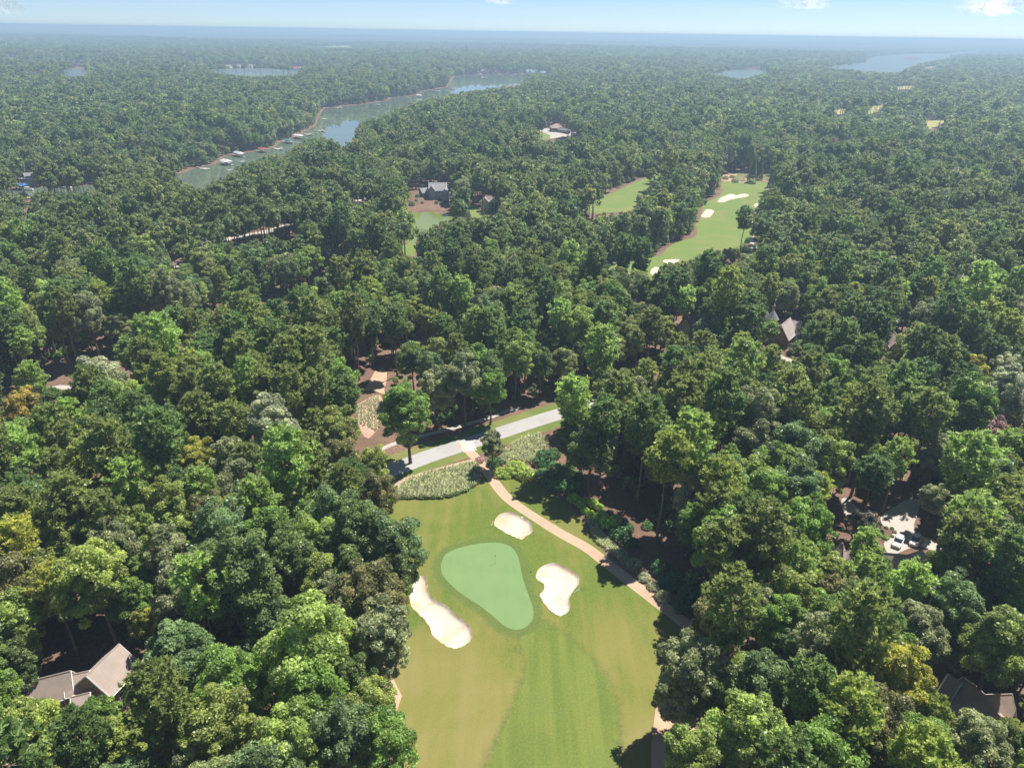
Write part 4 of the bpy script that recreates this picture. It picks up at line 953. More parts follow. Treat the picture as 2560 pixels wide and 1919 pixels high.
# ------------------------------------------------------------------ shrubs and ornamental grasses
def shrub_proto(seed, nl, per, size, flat=0.75, spread=0.72):
    g = np.random.default_rng(seed)
    i = np.arange(nl); ph = i * 2.39996; zz = 1 - (i + .5) / nl * 1.15; rr = np.sqrt(np.maximum(0, 1 - zz * zz))
    D = unit(np.column_stack([rr * np.cos(ph), rr * np.sin(ph), zz]) + g.normal(size=(nl, 3)) * .1)
    L = D * spread * np.array([1, 1, flat]) + [0, 0, .32 * flat]
    d = unit(g.normal(size=(nl, per, 3)) + 0.9 * D[:, None, :] + np.array([0, 0, .4])); c = (L[:, None, :] + d * 0.34 * g.uniform(.6, 1.05, (nl, per, 1))).reshape(-1, 3); c[:, 2] = np.maximum(c[:, 2], 0.03)
    V, F = cards(c, d.reshape(-1, 3) + g.normal(size=c.shape) * .4, size * g.uniform(.6, 1.3, len(c)), .6, g)
    st = MB()
    for a in np.linspace(0, 6.28, 5)[:-1]: st.tube((0, 0, -.1), (math.cos(a) * .35, math.sin(a) * .35, .55), .06, .02, 5)
    return mesh_data('foliage', V, F, 'foliage', np.repeat(np.clip(np.repeat(g.uniform(.3, .7, nl), per) + g.normal(size=len(c)) * .16, 0, 1), 4)), mesh_data('stem', st.v, st.f, 'bark')
SHR = [shrub_proto(s, 22, 60, .085) for s in (1, 2, 3)] + [shrub_proto(4, 34, 90, .06, .8, .78)]
def shrub(px, py, wpx, col, label, group, hs=1.0, nm='shrub', v=None, cat='shrub'):
    q = pix(px, py); s = wpx / 2 / float(proj(q[0], q[1], q[2])[2]); q = pix(px, py + wpx * 0.18)
    r = empty(nm, (q[0], q[1], zg(q[0], q[1]) - 0.05), random.uniform(0, 6.28), (s, s, s * hs)); tag(r, label, cat, group)
    f, st = SHR[random.randrange(3) if v is None else v]
    o = obj('foliage', f, r); o.color = (*col, 1); obj('stem', st, r)
CL = (0.115, 0.17, 0.035); CDK = (0.03, 0.075, 0.024); CGR = (0.13, 0.16, 0.095); CPU = (0.15, 0.13, 0.11); CLM = (0.125, 0.2, 0.035)
for x, y, w in Z1([(955, 535, 150), (1010, 565, 130), (865, 562, 105), (900, 575, 80)]): shrub(x, y, w / 2.457, CL, 'broad mounded light green shrub below the pale grass bed', 'mounded shrubs by the lone tree', .8)
for x, y, w in Z1([(1140, 470, 130), (1105, 500, 100), (1185, 450, 100)]): shrub(x, y, w / 2.457, CDK, 'dark green shrub at the edge of the pale ornamental grass bed', 'dark shrubs by the pale grass bed')
for x, y, w in Z1([(1200, 560, 150), (1120, 585, 120), (1280, 600, 140), (1215, 640, 130), (1320, 645, 110), (1150, 620, 90), (1270, 550, 110), (1340, 590, 70), (1180, 655, 80), (1250, 660, 80)]):
    shrub(x, y, w / 2.457, (0.04, 0.1, 0.03), 'dark green shrub in the dense clump above the clipped ball bushes', 'dense dark shrub clump')
for x, y, w in Z1([(1310, 725, 80), (1355, 765, 62), (1380, 797, 56), (1418, 822, 66), (1430, 752, 68), (1467, 777, 60), (1482, 822, 74), (1388, 735, 52), (1345, 735, 50), (1455, 845, 50)]):
    shrub(x, y, w / 2.457, CLM, 'round clipped bright green ball bush in the row beside the mulch', 'clipped ball bushes', .95, 'ball_bush', 3, 'bush')
for x, y, w in Z1([(1525, 872, 125), (1570, 850, 80)]): shrub(x, y, w / 2.457, CLM, 'large lime green bush next to the clipped ball bushes', 'large lime bushes', .9)
for x, y, w in Z1([(1600, 945, 140), (1560, 930, 90), (1670, 1000, 100), (1640, 900, 90)]): shrub(x, y, w / 2.457, CDK, 'dark spreading bush between the cart path and the pine straw', 'dark bushes along the cart path')
for x, y, w in Z1([(1600, 1062, 90), (1690, 1120, 90), (1745, 1205, 85), (1640, 1110, 70), (1860, 1320, 100), (1800, 1260, 80)]): shrub(x, y, w / 2.457, CGR, 'grey green feathery bush at the edge of the shaded cart path', 'grey bushes on the shaded path edge', .9)
for x, y, w in Z1([(1850, 1150, 140), (1930, 1230, 160), (2030, 1310, 170), (1980, 1380, 130), (2100, 1270, 140), (1880, 1230, 100), (2120, 1400, 150)]): shrub(x, y, w / 2.457, (0.028, 0.07, 0.028), 'deep green bush in the shade of the tall trees by the path', 'shaded bushes under the tall trees')
shrub(*Z1([(830, 500)])[0], 42, CDK, 'dark rounded bush at the foot of the lone purple grey tree', 'bushes under the lone tree'); shrub(*Z1([(735, 488)])[0], 24, CPU, 'small purplish bush where the cart path leaves the road', 'small purplish bushes')
for x, y, w in Z1([(1765, 890, 75), (1345, 570, 50)]): shrub(x, y, w / 2.457, (0.05, 0.11, 0.03), 'single green bush standing alone on open pine straw', 'lone bushes on the pine straw')
for x, y, w in ZH3([(1130, 700, 70), (1150, 760, 70), (1200, 790, 70), (1270, 770, 60), (1305, 710, 60), (1270, 660, 60), (1190, 650, 60)]): shrub(x, y, w / 5.5275, (0.045, 0.09, 0.03), 'low hedge bush in the ring on the driveway island', 'ring of bushes on the driveway')
for x, y, w in ZF([(1090, 290, 100), (1320, 305, 130), (1290, 230, 110), (960, 250, 90), (1050, 235, 80)]): shrub(x, y, w / 5.5275, (0.1, 0.13, 0.06), 'grey green bush in the bed at the end of the far fairway', 'bushes at the end of the far fairway')
shrub(*ZF([(1262, 1130)])[0], 15, (0.04, .08, .03), 'small dark bush beside the tall lone tree on the far fairway', None, 1.6)
for x, y, w in ZP([(520, 500, 70), (585, 590, 50), (780, 590, 60), (850, 600, 60), (440, 610, 90), (500, 560, 50)]): shrub(x, y, w / 5.5275, (0.05, .09, .035), 'small bush on the pine straw bank above the pond', 'bushes on the pond bank', 1.2)

plain('grass_blade', (0.2, 0.2, 0.09), 0.8, 0.2)
foliage_mat('ornamental', [(0, (0.118, 0.148, 0.072)), (1, (0.118, 0.148, 0.072))], 0.3)
foliage_mat('ornamental_edge', [(0, (0.055, 0.08, 0.03)), (1, (0.055, 0.08, 0.03))], 0.3)
foliage_mat('liriope', [(0, (0.135, 0.165, 0.09)), (1, (0.135, 0.165, 0.09))], 0.3)
def blades(C, g, n, L, wid, spread):
    k = len(C); a = g.uniform(0, 6.28, (k, n)); tilt = g.uniform(.1, 1, (k, n)) * spread; ln = L * g.uniform(.7, 1.2, (k, n))
    dx, dy = np.cos(a), np.sin(a); base = C[:, None, :] + np.stack([dx * .12, dy * .12, 0 * a], -1)
    mid = base + np.stack([dx * tilt * ln * .45, dy * tilt * ln * .45, ln * .62], -1); tip = base + np.stack([dx * tilt * ln, dy * tilt * ln, ln * (0.95 - .4 * tilt)], -1)
    s = np.stack([-dy, dx, 0 * a], -1) * wid
    V = np.stack([base - s * .5, base + s * .5, mid + s, tip, mid - s], 2).reshape(-1, 3); m = k * n
    F = [(5 * i, 5 * i + 1, 5 * i + 2, 5 * i + 4) for i in range(m)] + [(5 * i + 4, 5 * i + 2, 5 * i + 3) for i in range(m)]
    t = np.clip(np.repeat(g.uniform(.25, .75, k), n) + g.normal(size=m) * .2, 0, 1)
    return V, F, np.repeat(t, 5)
def grass_bed(poly, sp, n, L, mat, label, nm='ornamental_grass'):
    g = np.random.default_rng(len(poly)); P = np.array(poly)
    X, Y = np.meshgrid(np.arange(P[:, 0].min(), P[:, 0].max(), sp), np.arange(P[:, 1].min(), P[:, 1].max(), sp)); X = (X + g.uniform(-.3, .3, X.shape) * sp).ravel(); Y = (Y + g.uniform(-.3, .3, Y.shape) * sp).ravel()
    k = sdist(X, Y, poly) < -0.2; X, Y = X[k], Y[k]; C = np.column_stack([X, Y, height(X, Y)])
    V, F, T = blades(C, g, n, L, .07, .75)
    return tag(obj(nm, mesh_data(nm, V, F, mat, T)), label, 'grass bed', None, 'stuff')
grass_bed(gBED, .85, 34, 1.2, 'ornamental', 'long bed of pale ornamental grass between the road and the lawn')
grass_bed(offset_poly(gBED, 0.25)[len(gBED) // 2:] + offset_poly(gBED, -0.9)[len(gBED) // 2:][::-1], .4, 22, .8, 'ornamental_edge', 'low dark green border along the lawn edge of the grass bed')
grass_bed(gBED2, .85, 34, 1.3, 'ornamental', 'yellowish ornamental grass bed beside the lone purple grey tree')
grass_bed(gBED3, .6, 22, 1.0, 'ornamental', 'narrow strip of tan ornamental grass along the cart path')
grass_bed(G(ZF([(1060, 250), (1130, 200), (1230, 210), (1240, 300), (1130, 300)])), .9, 18, 1.3, 'ornamental', 'pale grass bed at the end of the far fairway')
grass_bed(G(ZF([(1380, 215), (1560, 210), (1710, 300), (1690, 325), (1500, 280), (1390, 250)])), .9, 18, 1.3, 'ornamental', 'curved pale grass bed beside the far path')
g = np.random.default_rng(3)
for k in range(9):
    a = np.array(pix(*ZG([(-30 + 46 * k, 905 - 24 * k if k < 6 else 790 + 60 * (k - 6))])[0])); b = np.array(pix(*ZG([(-30 + 50 * k, 1130 + 22 * k if k < 5 else 1250 - 50 * (k - 5))])[0]))
    n = max(5, int(np.linalg.norm(b - a) / .55)); C = a + (b - a) * np.linspace(0, 1, n)[:, None]; C = C + g.normal(size=C.shape) * .1
    C = np.concatenate([C, C + g.normal(size=C.shape) * .15]); C[:, 2] = height(C[:, 0], C[:, 1]); V, F, T = blades(C, g, 26, .55, .06, .55)
    tag(obj('planting_row', mesh_data('planting_row', V, F, 'liriope', T)), 'row of pale tufted grass planted down the terraced bank', 'planting row', 'planted rows on the terraced bank')

# ------------------------------------------------------------------ small things on the course
plain('flag_cloth', (0.06, 0.06, 0.07), 0.8, 0.1); plain('pole_white', (0.75, 0.75, 0.72), 0.4, 0.4)
q = pix(1239, 1411); z = zg(q[0], q[1]); r = empty('flagstick', (q[0], q[1], z)); tag(r, 'thin flagstick with dark flag in the hole on the putting green', 'flagstick')
MB().tube((0, 0, -.1), (0, 0, 2.1), .02, .016, 6).build('pole', 'pole_white', r)
MB().poly([(0, 0, 2.08), (-.18, -.03, 2.03), (-.36, .02, 1.98), (-.18, -.03, 1.86), (0, 0, 1.78), (0, .02, 2.08), (-.18, 0.0, 2.03), (-.36, .04, 1.98), (-.18, 0.0, 1.86), (0, .02, 1.78)], [(0, 1, 3, 4), (1, 2, 3), (9, 8, 6, 5), (8, 7, 6)]).build('flag', 'flag_cloth', r)
MB().tube((0, 0, -.02), (0, 0, .012), .07, .07, 10).build('cup', 'metal_dark', r)
def rake(px, py, ang, label):
    q = pix(px, py); z = zg(q[0], q[1]); r = empty('bunker_rake', (q[0], q[1], z + .06), ang); tag(r, label, 'rake')
    MB().tube((-.9, 0, 0), (.9, 0, .02), .03, .03, 6).build('handle', 'pole_white', r)
    h = MB().box((.92, 0, 0), (.06, .6, .06)); [h.box((.94, y, -.05), (.03, .03, .12)) for y in np.linspace(-.27, .27, 7)]; h.build('head', 'metal_dark', r)
rake(1443, 1477, 0.7, 'pale rake lying on the grass lip of the bean shaped bunker'); rake(1231, 1309, 1.3, 'pale rake lying at the edge of the oval bunker by the path')
q = pix(1327, 1434); z = zg(q[0], q[1]); r = empty('sprinkler', (q[0], q[1], z)); tag(r, 'small dark sprinkler between the putting green and the bean shaped bunker', 'sprinkler')
MB().tube((0, 0, -.05), (0, 0, .1), .16, .15, 10).build('cap', 'metal_dark', r); MB().tube((0, 0, .1), (0, 0, .3), .06, .05, 8).build('nozzle', 'metal_dark', r)
# distant radio mast
q = atz(608, 96, -5.0); zb = float(base_h(q[0], q[1])); sc_ = np.hypot(q[0], q[1]) / FPX
r = empty('radio_mast', (q[0], q[1], zb)); tag(r, 'thin dark radio mast rising above the hazy forest near the horizon', 'mast')
hh = 101.5 - zb
for k in range(3):
    a = k * 2.094; MB().tube((3 * math.cos(a), 3 * math.sin(a), 0), (1.2 * math.cos(a), 1.2 * math.sin(a), hh * .8), 1.0, .8, 5).build('leg', 'metal_dark', r)
mb = MB()
for j in range(14):
    for k in range(3):
        f0 = j / 14; a = k * 2.094; b = a + 2.094; r0 = 3 - 1.8 * f0; mb.tube((r0 * math.cos(a), r0 * math.sin(a), hh * .8 * f0), (r0 * math.cos(b), r0 * math.sin(b), hh * .8 * (f0 + 1 / 14)), .4, .4, 4)
mb.build('lattice', 'metal_dark', r); MB().tube((0, 0, hh * .78), (0, 0, hh), .7, .5, 6).build('antenna', 'metal_dark', r)

# ------------------------------------------------------------------ the woods
def table(polys):
    m_ = np.zeros((MH, MW), bool)
    for q in polys:
        a = np.array(q); i0, i1 = int(max(0, a[:, 0].min() // 2)), int(min(MW, a[:, 0].max() // 2 + 1)); j0, j1 = int(max(0, a[:, 1].min() // 2)), int(min(MH, a[:, 1].max() // 2 + 1))
        if i1 <= i0 or j1 <= j0: continue
        ax, ay = np.meshgrid((np.arange(i0, i1) + .5) * 2, (np.arange(j0, j1) + .5) * 2); m_[j0:j1, i0:i1] |= inpoly(ax, ay, q)
    S = np.zeros((MH + 1, MW + 1)); S[1:, 1:] = m_.cumsum(0).cumsum(1)
    return m_, S
mask, SAT = table(PROT)
_, SAT_STRICT = table([H1_VIS, H2_VIS, H3_VIS, H3_VIS2, H4_VIS, H5_VIS, H6_VIS, H7_VIS, H8_VIS, H9_VIS, H11_VIS, DRIVE_VIS, DRIVE2, D5, BED2, FW1_VIS, LAKE2_VIS, LAKE2_VIS2, LAKER_VIS, LAKER_VIS2, ROADF] + STRAW_VIS + SMALLCLR + FIELDS + PROT[-21:])
CZ = {'broad': 13.2, 'pine': 18.8, 'cone': 7.0}; CR = {'broad': 4.7, 'pine': 4.6, 'cone': 2.6}; CH = {'broad': 20.0, 'pine': 24.0, 'cone': 14.0}
KN = {'broad': ('broadleaf_tree', 'broadleaf tree'), 'pine': ('pine_tree', 'pine'), 'cone': ('cypress_tree', 'conical evergreen')}
NAMEC = {'pine': {'olive green': (0.07, 0.1, 0.028), 'deep green': (0.042, 0.076, 0.025), 'mid green': (0.056, 0.096, 0.028), 'light green': (0.095, 0.15, 0.04), 'lime green': (0.092, 0.13, 0.03), 'yellow green': (0.115, 0.142, 0.03)}}
def colour(kind, c):
    return np.array(NAMEC['pine'].get(c, C_BROAD[c]) if kind == 'pine' else C_BROAD[c])
def zone(px, py):
    if py > 1500 and px < 1060: return 'near the taupe roofed house'
    if py > 1235 and px < 1060: return 'beyond the long curved bunker'
    if px < 1000 and py > 1000: return 'across from the grass bed'
    if px < 1000: return 'behind the terraced bank'
    if px < 1420 and py < 1180: return 'behind the road crossing'
    if px > 1640 and py > 1480: return 'near the dark brown house'
    if px > 1950 and py > 1150: return 'around the white car driveway'
    if py > 980: return 'above the cart path'
    return 'by the small gabled houses'
AUTO = []
def label_trees():
    P = np.array([(a[3], a[4]) for a in AUTO])
    for i, (r, kind, cname, x, y, z, H, auto) in enumerate(AUTO):
        if not auto: continue
        d = np.hypot(P[:, 0] - x, P[:, 1] - y); d[i] = 1e9; j = int(np.argmin(d)); nk = AUTO[j]; px, py, _ = proj(x, y, z)
        lb = '%s %s %s beside a %s %s %s' % ('tall' if H > 23 else 'medium' if H > 18 else 'low', cname, KS[kind], nk[2], KS[nk[1]], zone(px, py))
        tag(r, lb, 'tree', lb)
KS = {'broad': 'broadleaf', 'pine': 'pine', 'cone': 'evergreen'}
gSUN = [(G(q), 0.0) for q in (Z1([(1080, 430), (1380, 560), (1520, 720), (1720, 960), (1640, 980), (1380, 850), (1270, 700), (1100, 620)]), BED2, Z1([(880, 300), (1170, 195), (1175, 260), (880, 350)]), Z1([(850, 590), (1180, 690), (1440, 960), (1400, 1020), (1000, 760)]), DRIVE_VIS, BED, TERR, D5)] + [([tuple(pix(p[0], p[1], 6.0)[:2]) for p in q], 6.0) for q in (H1_VIS, H2_VIS, H3_VIS, H3_VIS2, H5_VIS)]
def shades(x, y, cz, R):
    o_ = np.zeros(np.shape(x), bool)
    for q, zr in gSUN: o_ |= sdist(x - SDIR[0] / SDIR[2] * (cz - zr), y - SDIR[1] / SDIR[2] * (cz - zr), q) < R * (.8 if zr else .45)
    return o_
SPECIAL = []
PLACED = []          # x, y, radius
NUM = {'broad': 0, 'pine': 0, 'cone': 0}
def add_tree(kind, x, y, s, sz, rz, cname, label=None, group=None, var=None):
    P = PROTO[kind, 0]; cm, tm = P[(NUM[kind] if var is None else var) % len(P)]; NUM[kind] += 1
    z = zg(x, y); r = empty(KN[kind][0], (x, y, z), rz, (s, s, s * sz))
    AUTO.append((r, kind, cname, x, y, z, CH[kind] * s * sz, label is None)); tag(r, label, 'tree', group)
    c = obj('crown', cm, r); k = colour(kind, cname) * random.uniform(.88, 1.14); c.color = (*k, 1); obj('trunk', tm, r)
    PLACED.append((x, y, CR[kind] * s))
def tree_px(kind, px, py, wpx, cname, label=None, sz=1.0, group=None):
    cv = float(covered(SAT_STRICT, np.array([px]), np.array([py]), np.array([wpx * .5]), np.array([wpx * .5]))[0])
    if wpx > 45: wpx *= 1.12 if cv < .04 else 0.98 if cv < .15 else 0.86
    q = pix(px, py, CZ[kind])
    for _ in range(6):
        s = wpx / float(proj(q[0], q[1], q[2])[2]) / (2 * CR[kind]); s = min(max(s, .28), 1.5)
        q = pix(px, py, CZ[kind] * s * sz)
    if label: SPECIAL.append([(px - wpx * .42, py - wpx * .42), (px + wpx * .42, py - wpx * .42), (px + wpx * .42, py + wpx * .42), (px - wpx * .42, py + wpx * .42)])
    add_tree(kind, q[0], q[1], s, sz, random.uniform(0, 6.28), cname, label, group)
B_, P_ = 'broad', 'pine'
for k, x, y, w, c in [(B_, 230, 1460, 430, 'lime green'), (B_, 620, 1330, 240, 'mid green'), (P_, 980, 1250, 440, 'olive green'), (B_, 1350, 1400, 400, 'olive green'), (B_, 1400, 1110, 360, 'mid green'), (B_, 1090, 950, 400, 'blue green'),
                      (B_, 1650, 730, 300, 'blue green'), (B_, 1480, 490, 450, 'deep green'), (B_, 1350, 240, 360, 'blue green'), (B_, 1120, 520, 330, 'grey green'), (B_, 1140, 690, 270, 'grey green'), (B_, 1920, 880, 480, 'light green'),
                      (B_, 1900, 1180, 420, 'mid green'), (B_, 1780, 1440, 430, 'light green'), (B_, 2080, 1450, 360, 'blue green'), (B_, 1480, 1600, 250, 'yellow green'), (B_, 880, 745, 160, 'yellow green'), (B_, 590, 500, 380, 'lime green'), (P_, 330, 540, 250, 'yellow green'), (B_, 430, 270, 290, 'lime green'),
                      (P_, 110, 240, 260, 'yellow green'), (B_, 60, 590, 240, 'grey green'), (B_, 90, 960, 250, 'deep green'), (P_, 150, 70, 260, 'olive green'), (P_, 420, 70, 270, 'olive green'), (B_, 870, 210, 250, 'light green'), (P_, 640, 110, 260, 'olive green'), (B_, 740, 260, 200, 'mid green'),
                      (B_, 1640, 230, 320, 'mid green'), (B_, 1780, 380, 300, 'deep green'), (B_, 2000, 480, 260, 'lime green'), (B_, 1420, 50, 240, 'olive green'), (B_, 1720, 60, 260, 'lime green'), (B_, 1050, 330, 280, 'grey green'), (B_, 900, 430, 220, 'mid green'), (B_, 780, 600, 240, 'mid green')]:
    tree_px(k, *Z3([(x, y)])[0], w / 2.458, c)
for k, x, y, w, c in [(B_, 120, 210, 330, 'deep green'), (B_, 310, 280, 330, 'blue green'), (B_, 90, 420, 300, 'deep green'), (B_, 200, 560, 420, 'brownish green'), (B_, 300, 400, 300, 'deep green'), (B_, 270, 830, 360, 'grey green'), (B_, 60, 1050, 220, 'lime green'), (B_, 200, 1290, 300, 'olive green'), (B_, 270, 1500, 330, 'mid green'), (B_, 60, 1560, 220, 'light green')]:
    tree_px(k, *Z2([(x, y)])[0], w / 2.458, c)
for k, x, y, w, c in [(B_, 190, 1010, 400, 'grey green'), (B_, 330, 800, 290, 'brownish green'), (B_, 550, 690, 260, 'grey green'), (B_, 720, 740, 280, 'mid green'), (B_, 930, 920, 340, 'grey green'), (P_, 1190, 740, 330, 'mid green'), (B_, 1300, 860, 330, 'mid green'), (B_, 1560, 790, 320, 'grey green'), (B_, 600, 1110, 380, 'blue green'),
                      (B_, 400, 1190, 300, 'deep green'), (B_, 1430, 1090, 370, 'yellow green'), (P_, 1140, 1340, 380, 'lime green'), (B_, 560, 1470, 480, 'light green'), (B_, 200, 1590, 350, 'light green'), (B_, 820, 1610, 210, 'yellow green'), (P_, 1590, 1590, 380, 'lime green'), (P_, 1640, 1310, 230, 'lime green'), (B_, 1930, 1490, 400, 'grey green'), (B_, 2150, 1450, 220, 'olive green'),
                      (B_, 900, 1250, 200, 'olive green'), (B_, 1420, 1440, 220, 'grey green'), (B_, 2060, 870, 380, 'light green'), (B_, 1760, 650, 300, 'blue green'), (B_, 2120, 500, 240, 'lime green'), (P_, 1510, 510, 260, 'light green'), (P_, 1240, 470, 230, 'light green'), (B_, 1010, 460, 270, 'lime green'), (P_, 820, 410, 230, 'light green'), (P_, 1240, 300, 200, 'light green'),
                      (B_, 880, 120, 320, 'mid green'), (P_, 1890, 130, 310, 'light green'), (B_, 1990, 290, 330, 'grey green'), (P_, 520, 110, 270, 'mid green'), (B_, 1700, 420, 220, 'light green'), (B_, 1880, 620, 250, 'deep green'), (B_, 1100, 620, 260, 'brownish green'), (B_, 800, 1150, 240, 'blue green')]:
    tree_px(k, *Z4([(x, y)])[0], w / 2.458, c)
tree_px(B_, *Z4([(1240, 120)])[0], 230 / 2.458, 'dark bronze', 'dark bronze magnolia standing between the two driveway pieces', 0.9)
tree_px(B_, *Z5([(2020, 1045)])[0], 185 / 2.457, 'rusty red', 'dead tree with rusty red needles above the driveway wood')
tree_px(B_, *Z5([(2090, 840)])[0], 260 / 2.457, 'pale silvery green', 'big pale silvery broadleaf tree near the rusty red tree')
tree_px(B_, *Z5([(160, 1440)])[0], 180 / 2.457, 'pale silvery green', 'tall pale silvery tree at the edge of the pine straw slope', 1.25)
tree_px(B_, *Z6([(1670, 1000)])[0], 300 / 2.457, 'pale silvery green', 'pale silvery broadleaf tree standing among dark pines near the terraced bank')
tree_px(B_, *Z6([(1215, 1225)])[0], 200 / 2.457, 'yellow green', 'bright yellow green tree in the pine wood above the long curved bunker')
tree_px(B_, *Z6([(1470, 1390)])[0], 250 / 2.457, 'grey green', 'grey leaved broadleaf tree below the bright yellow green tree')
tree_px(B_, *Z6([(130, 880)])[0], 220 / 2.457, 'golden', 'golden tinged tree at the far edge of the pine wood')
tree_px(B_, *Z6([(600, 730)])[0], 290 / 2.457, 'pale silvery green', 'wide pale silvery tree beside the dark gap in the pine wood')
tree_px(B_, *Z6([(1990, 900)])[0], 130 / 2.457, 'yellow green', 'narrow yellow green tree beside the terraced bank', 1.3)
tree_px(B_, *Z6([(1730, 570)])[0], 140 / 2.457, 'lime green', 'small lime green tree poking out of the pine canopy')
tree_px(B_, *Z1([(812, 385)])[0], 150 / 2.457, 'grey green', 'lone purple grey ornamental tree where the cart path meets the road', 0.85)
tree_px(B_, *Z1([(100, 520)])[0], 180 / 2.457, 'lime green', 'lime green tree leaning over the road end of the grass bed'); tree_px(B_, *Z1([(100, 680)])[0], 200 / 2.457, 'brownish green', 'dark brownish tree overhanging the corner of the lawn below the grass bed')
tree_px(P_, *ZF([(1235, 810)])[0], 260 / 5.5275, 'deep green', 'tall lone tree with bare trunk on the far fairway edge', 1.0)
for x, y, w in ZF([(1345, 130, 130), (1440, 110, 120), (1640, 180, 150), (1780, 170, 130), (1890, 120, 120), (2060, 90, 110)]): tree_px('cone', x, y, w / 5.5275, 'deep green', 'dark conical evergreen in the row at the end of the far fairway', 1.0, 'conical evergreens at the far fairway')
for k, x, y, w, c in [(B_, 830, 1130, 290, 'blue green'), (B_, 1040, 1210, 270, 'light green'), (B_, 640, 1280, 240, 'mid green'), (P_, 1440, 1210, 180, 'light green'), (P_, 1280, 960, 260, 'olive green'), (P_, 1630, 960, 230, 'olive green'), (B_, 1870, 900, 290, 'mid green'), (P_, 1880, 1230, 330, 'light green'), (B_, 1690, 1180, 200, 'grey green'), (P_, 1900, 1560, 270, 'light green'),
                      (B_, 1660, 1470, 150, 'grey green'), (P_, 370, 1370, 270, 'lime green'), (P_, 160, 1110, 290, 'light green'), (P_, 360, 950, 210, 'mid green'), (P_, 550, 880, 190, 'olive green'), (P_, 1300, 390, 220, 'deep green'), (B_, 1570, 530, 210, 'lime green'), (P_, 940, 480, 180, 'mid green'), (P_, 660, 430, 110, 'light green'), (P_, 540, 330, 180, 'deep green'), (B_, 270, 410, 190, 'blue green'),
                      (P_, 475, 540, 130, 'lime green'), (B_, 2130, 660, 190, 'pale silvery green'), (B_, 1910, 700, 160, 'yellow green'), (P_, 1500, 870, 200, 'mid green'), (P_, 770, 750, 210, 'olive green'), (P_, 900, 680, 200, 'olive green'), (B_, 1030, 720, 200, 'mid green'), (P_, 1120, 480, 190, 'mid green'), (B_, 430, 640, 200, 'lime green'), (P_, 640, 640, 200, 'olive green'), (P_, 250, 740, 220, 'olive green'), (P_, 70, 680, 200, 'mid green')]:
    tree_px(k, *Z5([(x, y)])[0], w / 2.457, c)
for k, x, y, w, c in [(P_, 1310, 110, 240, 'light green'), (P_, 1760, 250, 270, 'mid green'), (P_, 1890, 470, 290, 'lime green'), (B_, 1280, 360, 220, 'deep green'), (P_, 1600, 100, 230, 'olive green'), (B_, 1420, 420, 220, 'deep green'), (B_, 290, 150, 270, 'mid green'), (B_, 455, 20, 200, 'grey green'), (B_, 640, -5, 215, 'grey green'), (B_, 800, 40, 170, 'mid green'), (P_, 1500, 260, 220, 'mid green'), (P_, 1980, 150, 250, 'olive green'), (P_, 2120, 320, 230, 'lime green')]:
    tree_px(k, *Z1([(x, y)])[0], w / 2.457, c)
for k, x, y, w, c in [(P_, 660, 1120, 290, 'olive green'), (P_, 970, 1080, 320, 'mid green'), (P_, 330, 1050, 260, 'olive green'), (P_, 430, 1500, 280, 'olive green'), (P_, 800, 1370, 240, 'light green'), (P_, 1240, 1390, 220, 'light green'), (B_, 1000, 1270, 180, 'light green'), (P_, 1760, 1200, 330, 'light green'), (P_, 1520, 1230, 200, 'olive green'), (B_, 2060, 1060, 230, 'olive green'), (B_, 2100, 1230, 220, 'brownish green'),
                      (P_, 850, 930, 200, 'mid green'), (P_, 1230, 960, 210, 'olive green'), (P_, 1420, 1000, 200, 'olive green'), (P_, 1330, 860, 180, 'mid green'), (P_, 1110, 850, 160, 'olive green'), (P_, 1640, 780, 220, 'olive green'), (P_, 1930, 580, 260, 'olive green'), (P_, 560, 800, 200, 'olive green'), (P_, 900, 620, 200, 'olive green'), (P_, 1400, 540, 170, 'deep green'), (P_, 1500, 300, 190, 'olive green'), (B_, 2050, 700, 220, 'mid green'), (P_, 100, 1180, 260, 'light green'), (P_, 80, 1560, 250, 'olive green'), (B_, 1900, 1540, 240, 'mid green'), (B_, 1560, 1490, 180, 'yellow green')]:
    tree_px(k, *Z6([(x, y)])[0], w / 2.457, c)
tree_px(B_, 1275, 398, 26, 'rusty red', 'small rusty red tree in the wood above the pond houses'); tree_px(P_, 2081, 364, 26, 'rusty red', 'rusty pine standing out of the far hazy wood beyond the conical evergreens')
tree_px(B_, 2234, 665, 34, 'rusty red', 'rusty crown in the dense wood right beyond the pink roofed house end')
for x, y, w, c in [(1030, 900, 60, 'mid green'), (1095, 885, 66, 'olive green'), (1160, 900, 62, 'deep green'), (1220, 905, 62, 'mid green'), (1290, 895, 66, 'light green'), (1350, 905, 60, 'deep green'), (1180, 955, 50, 'mid green')]: tree_px(B_, x, y, w * 1.15, c)
print('hand placed', NUM)

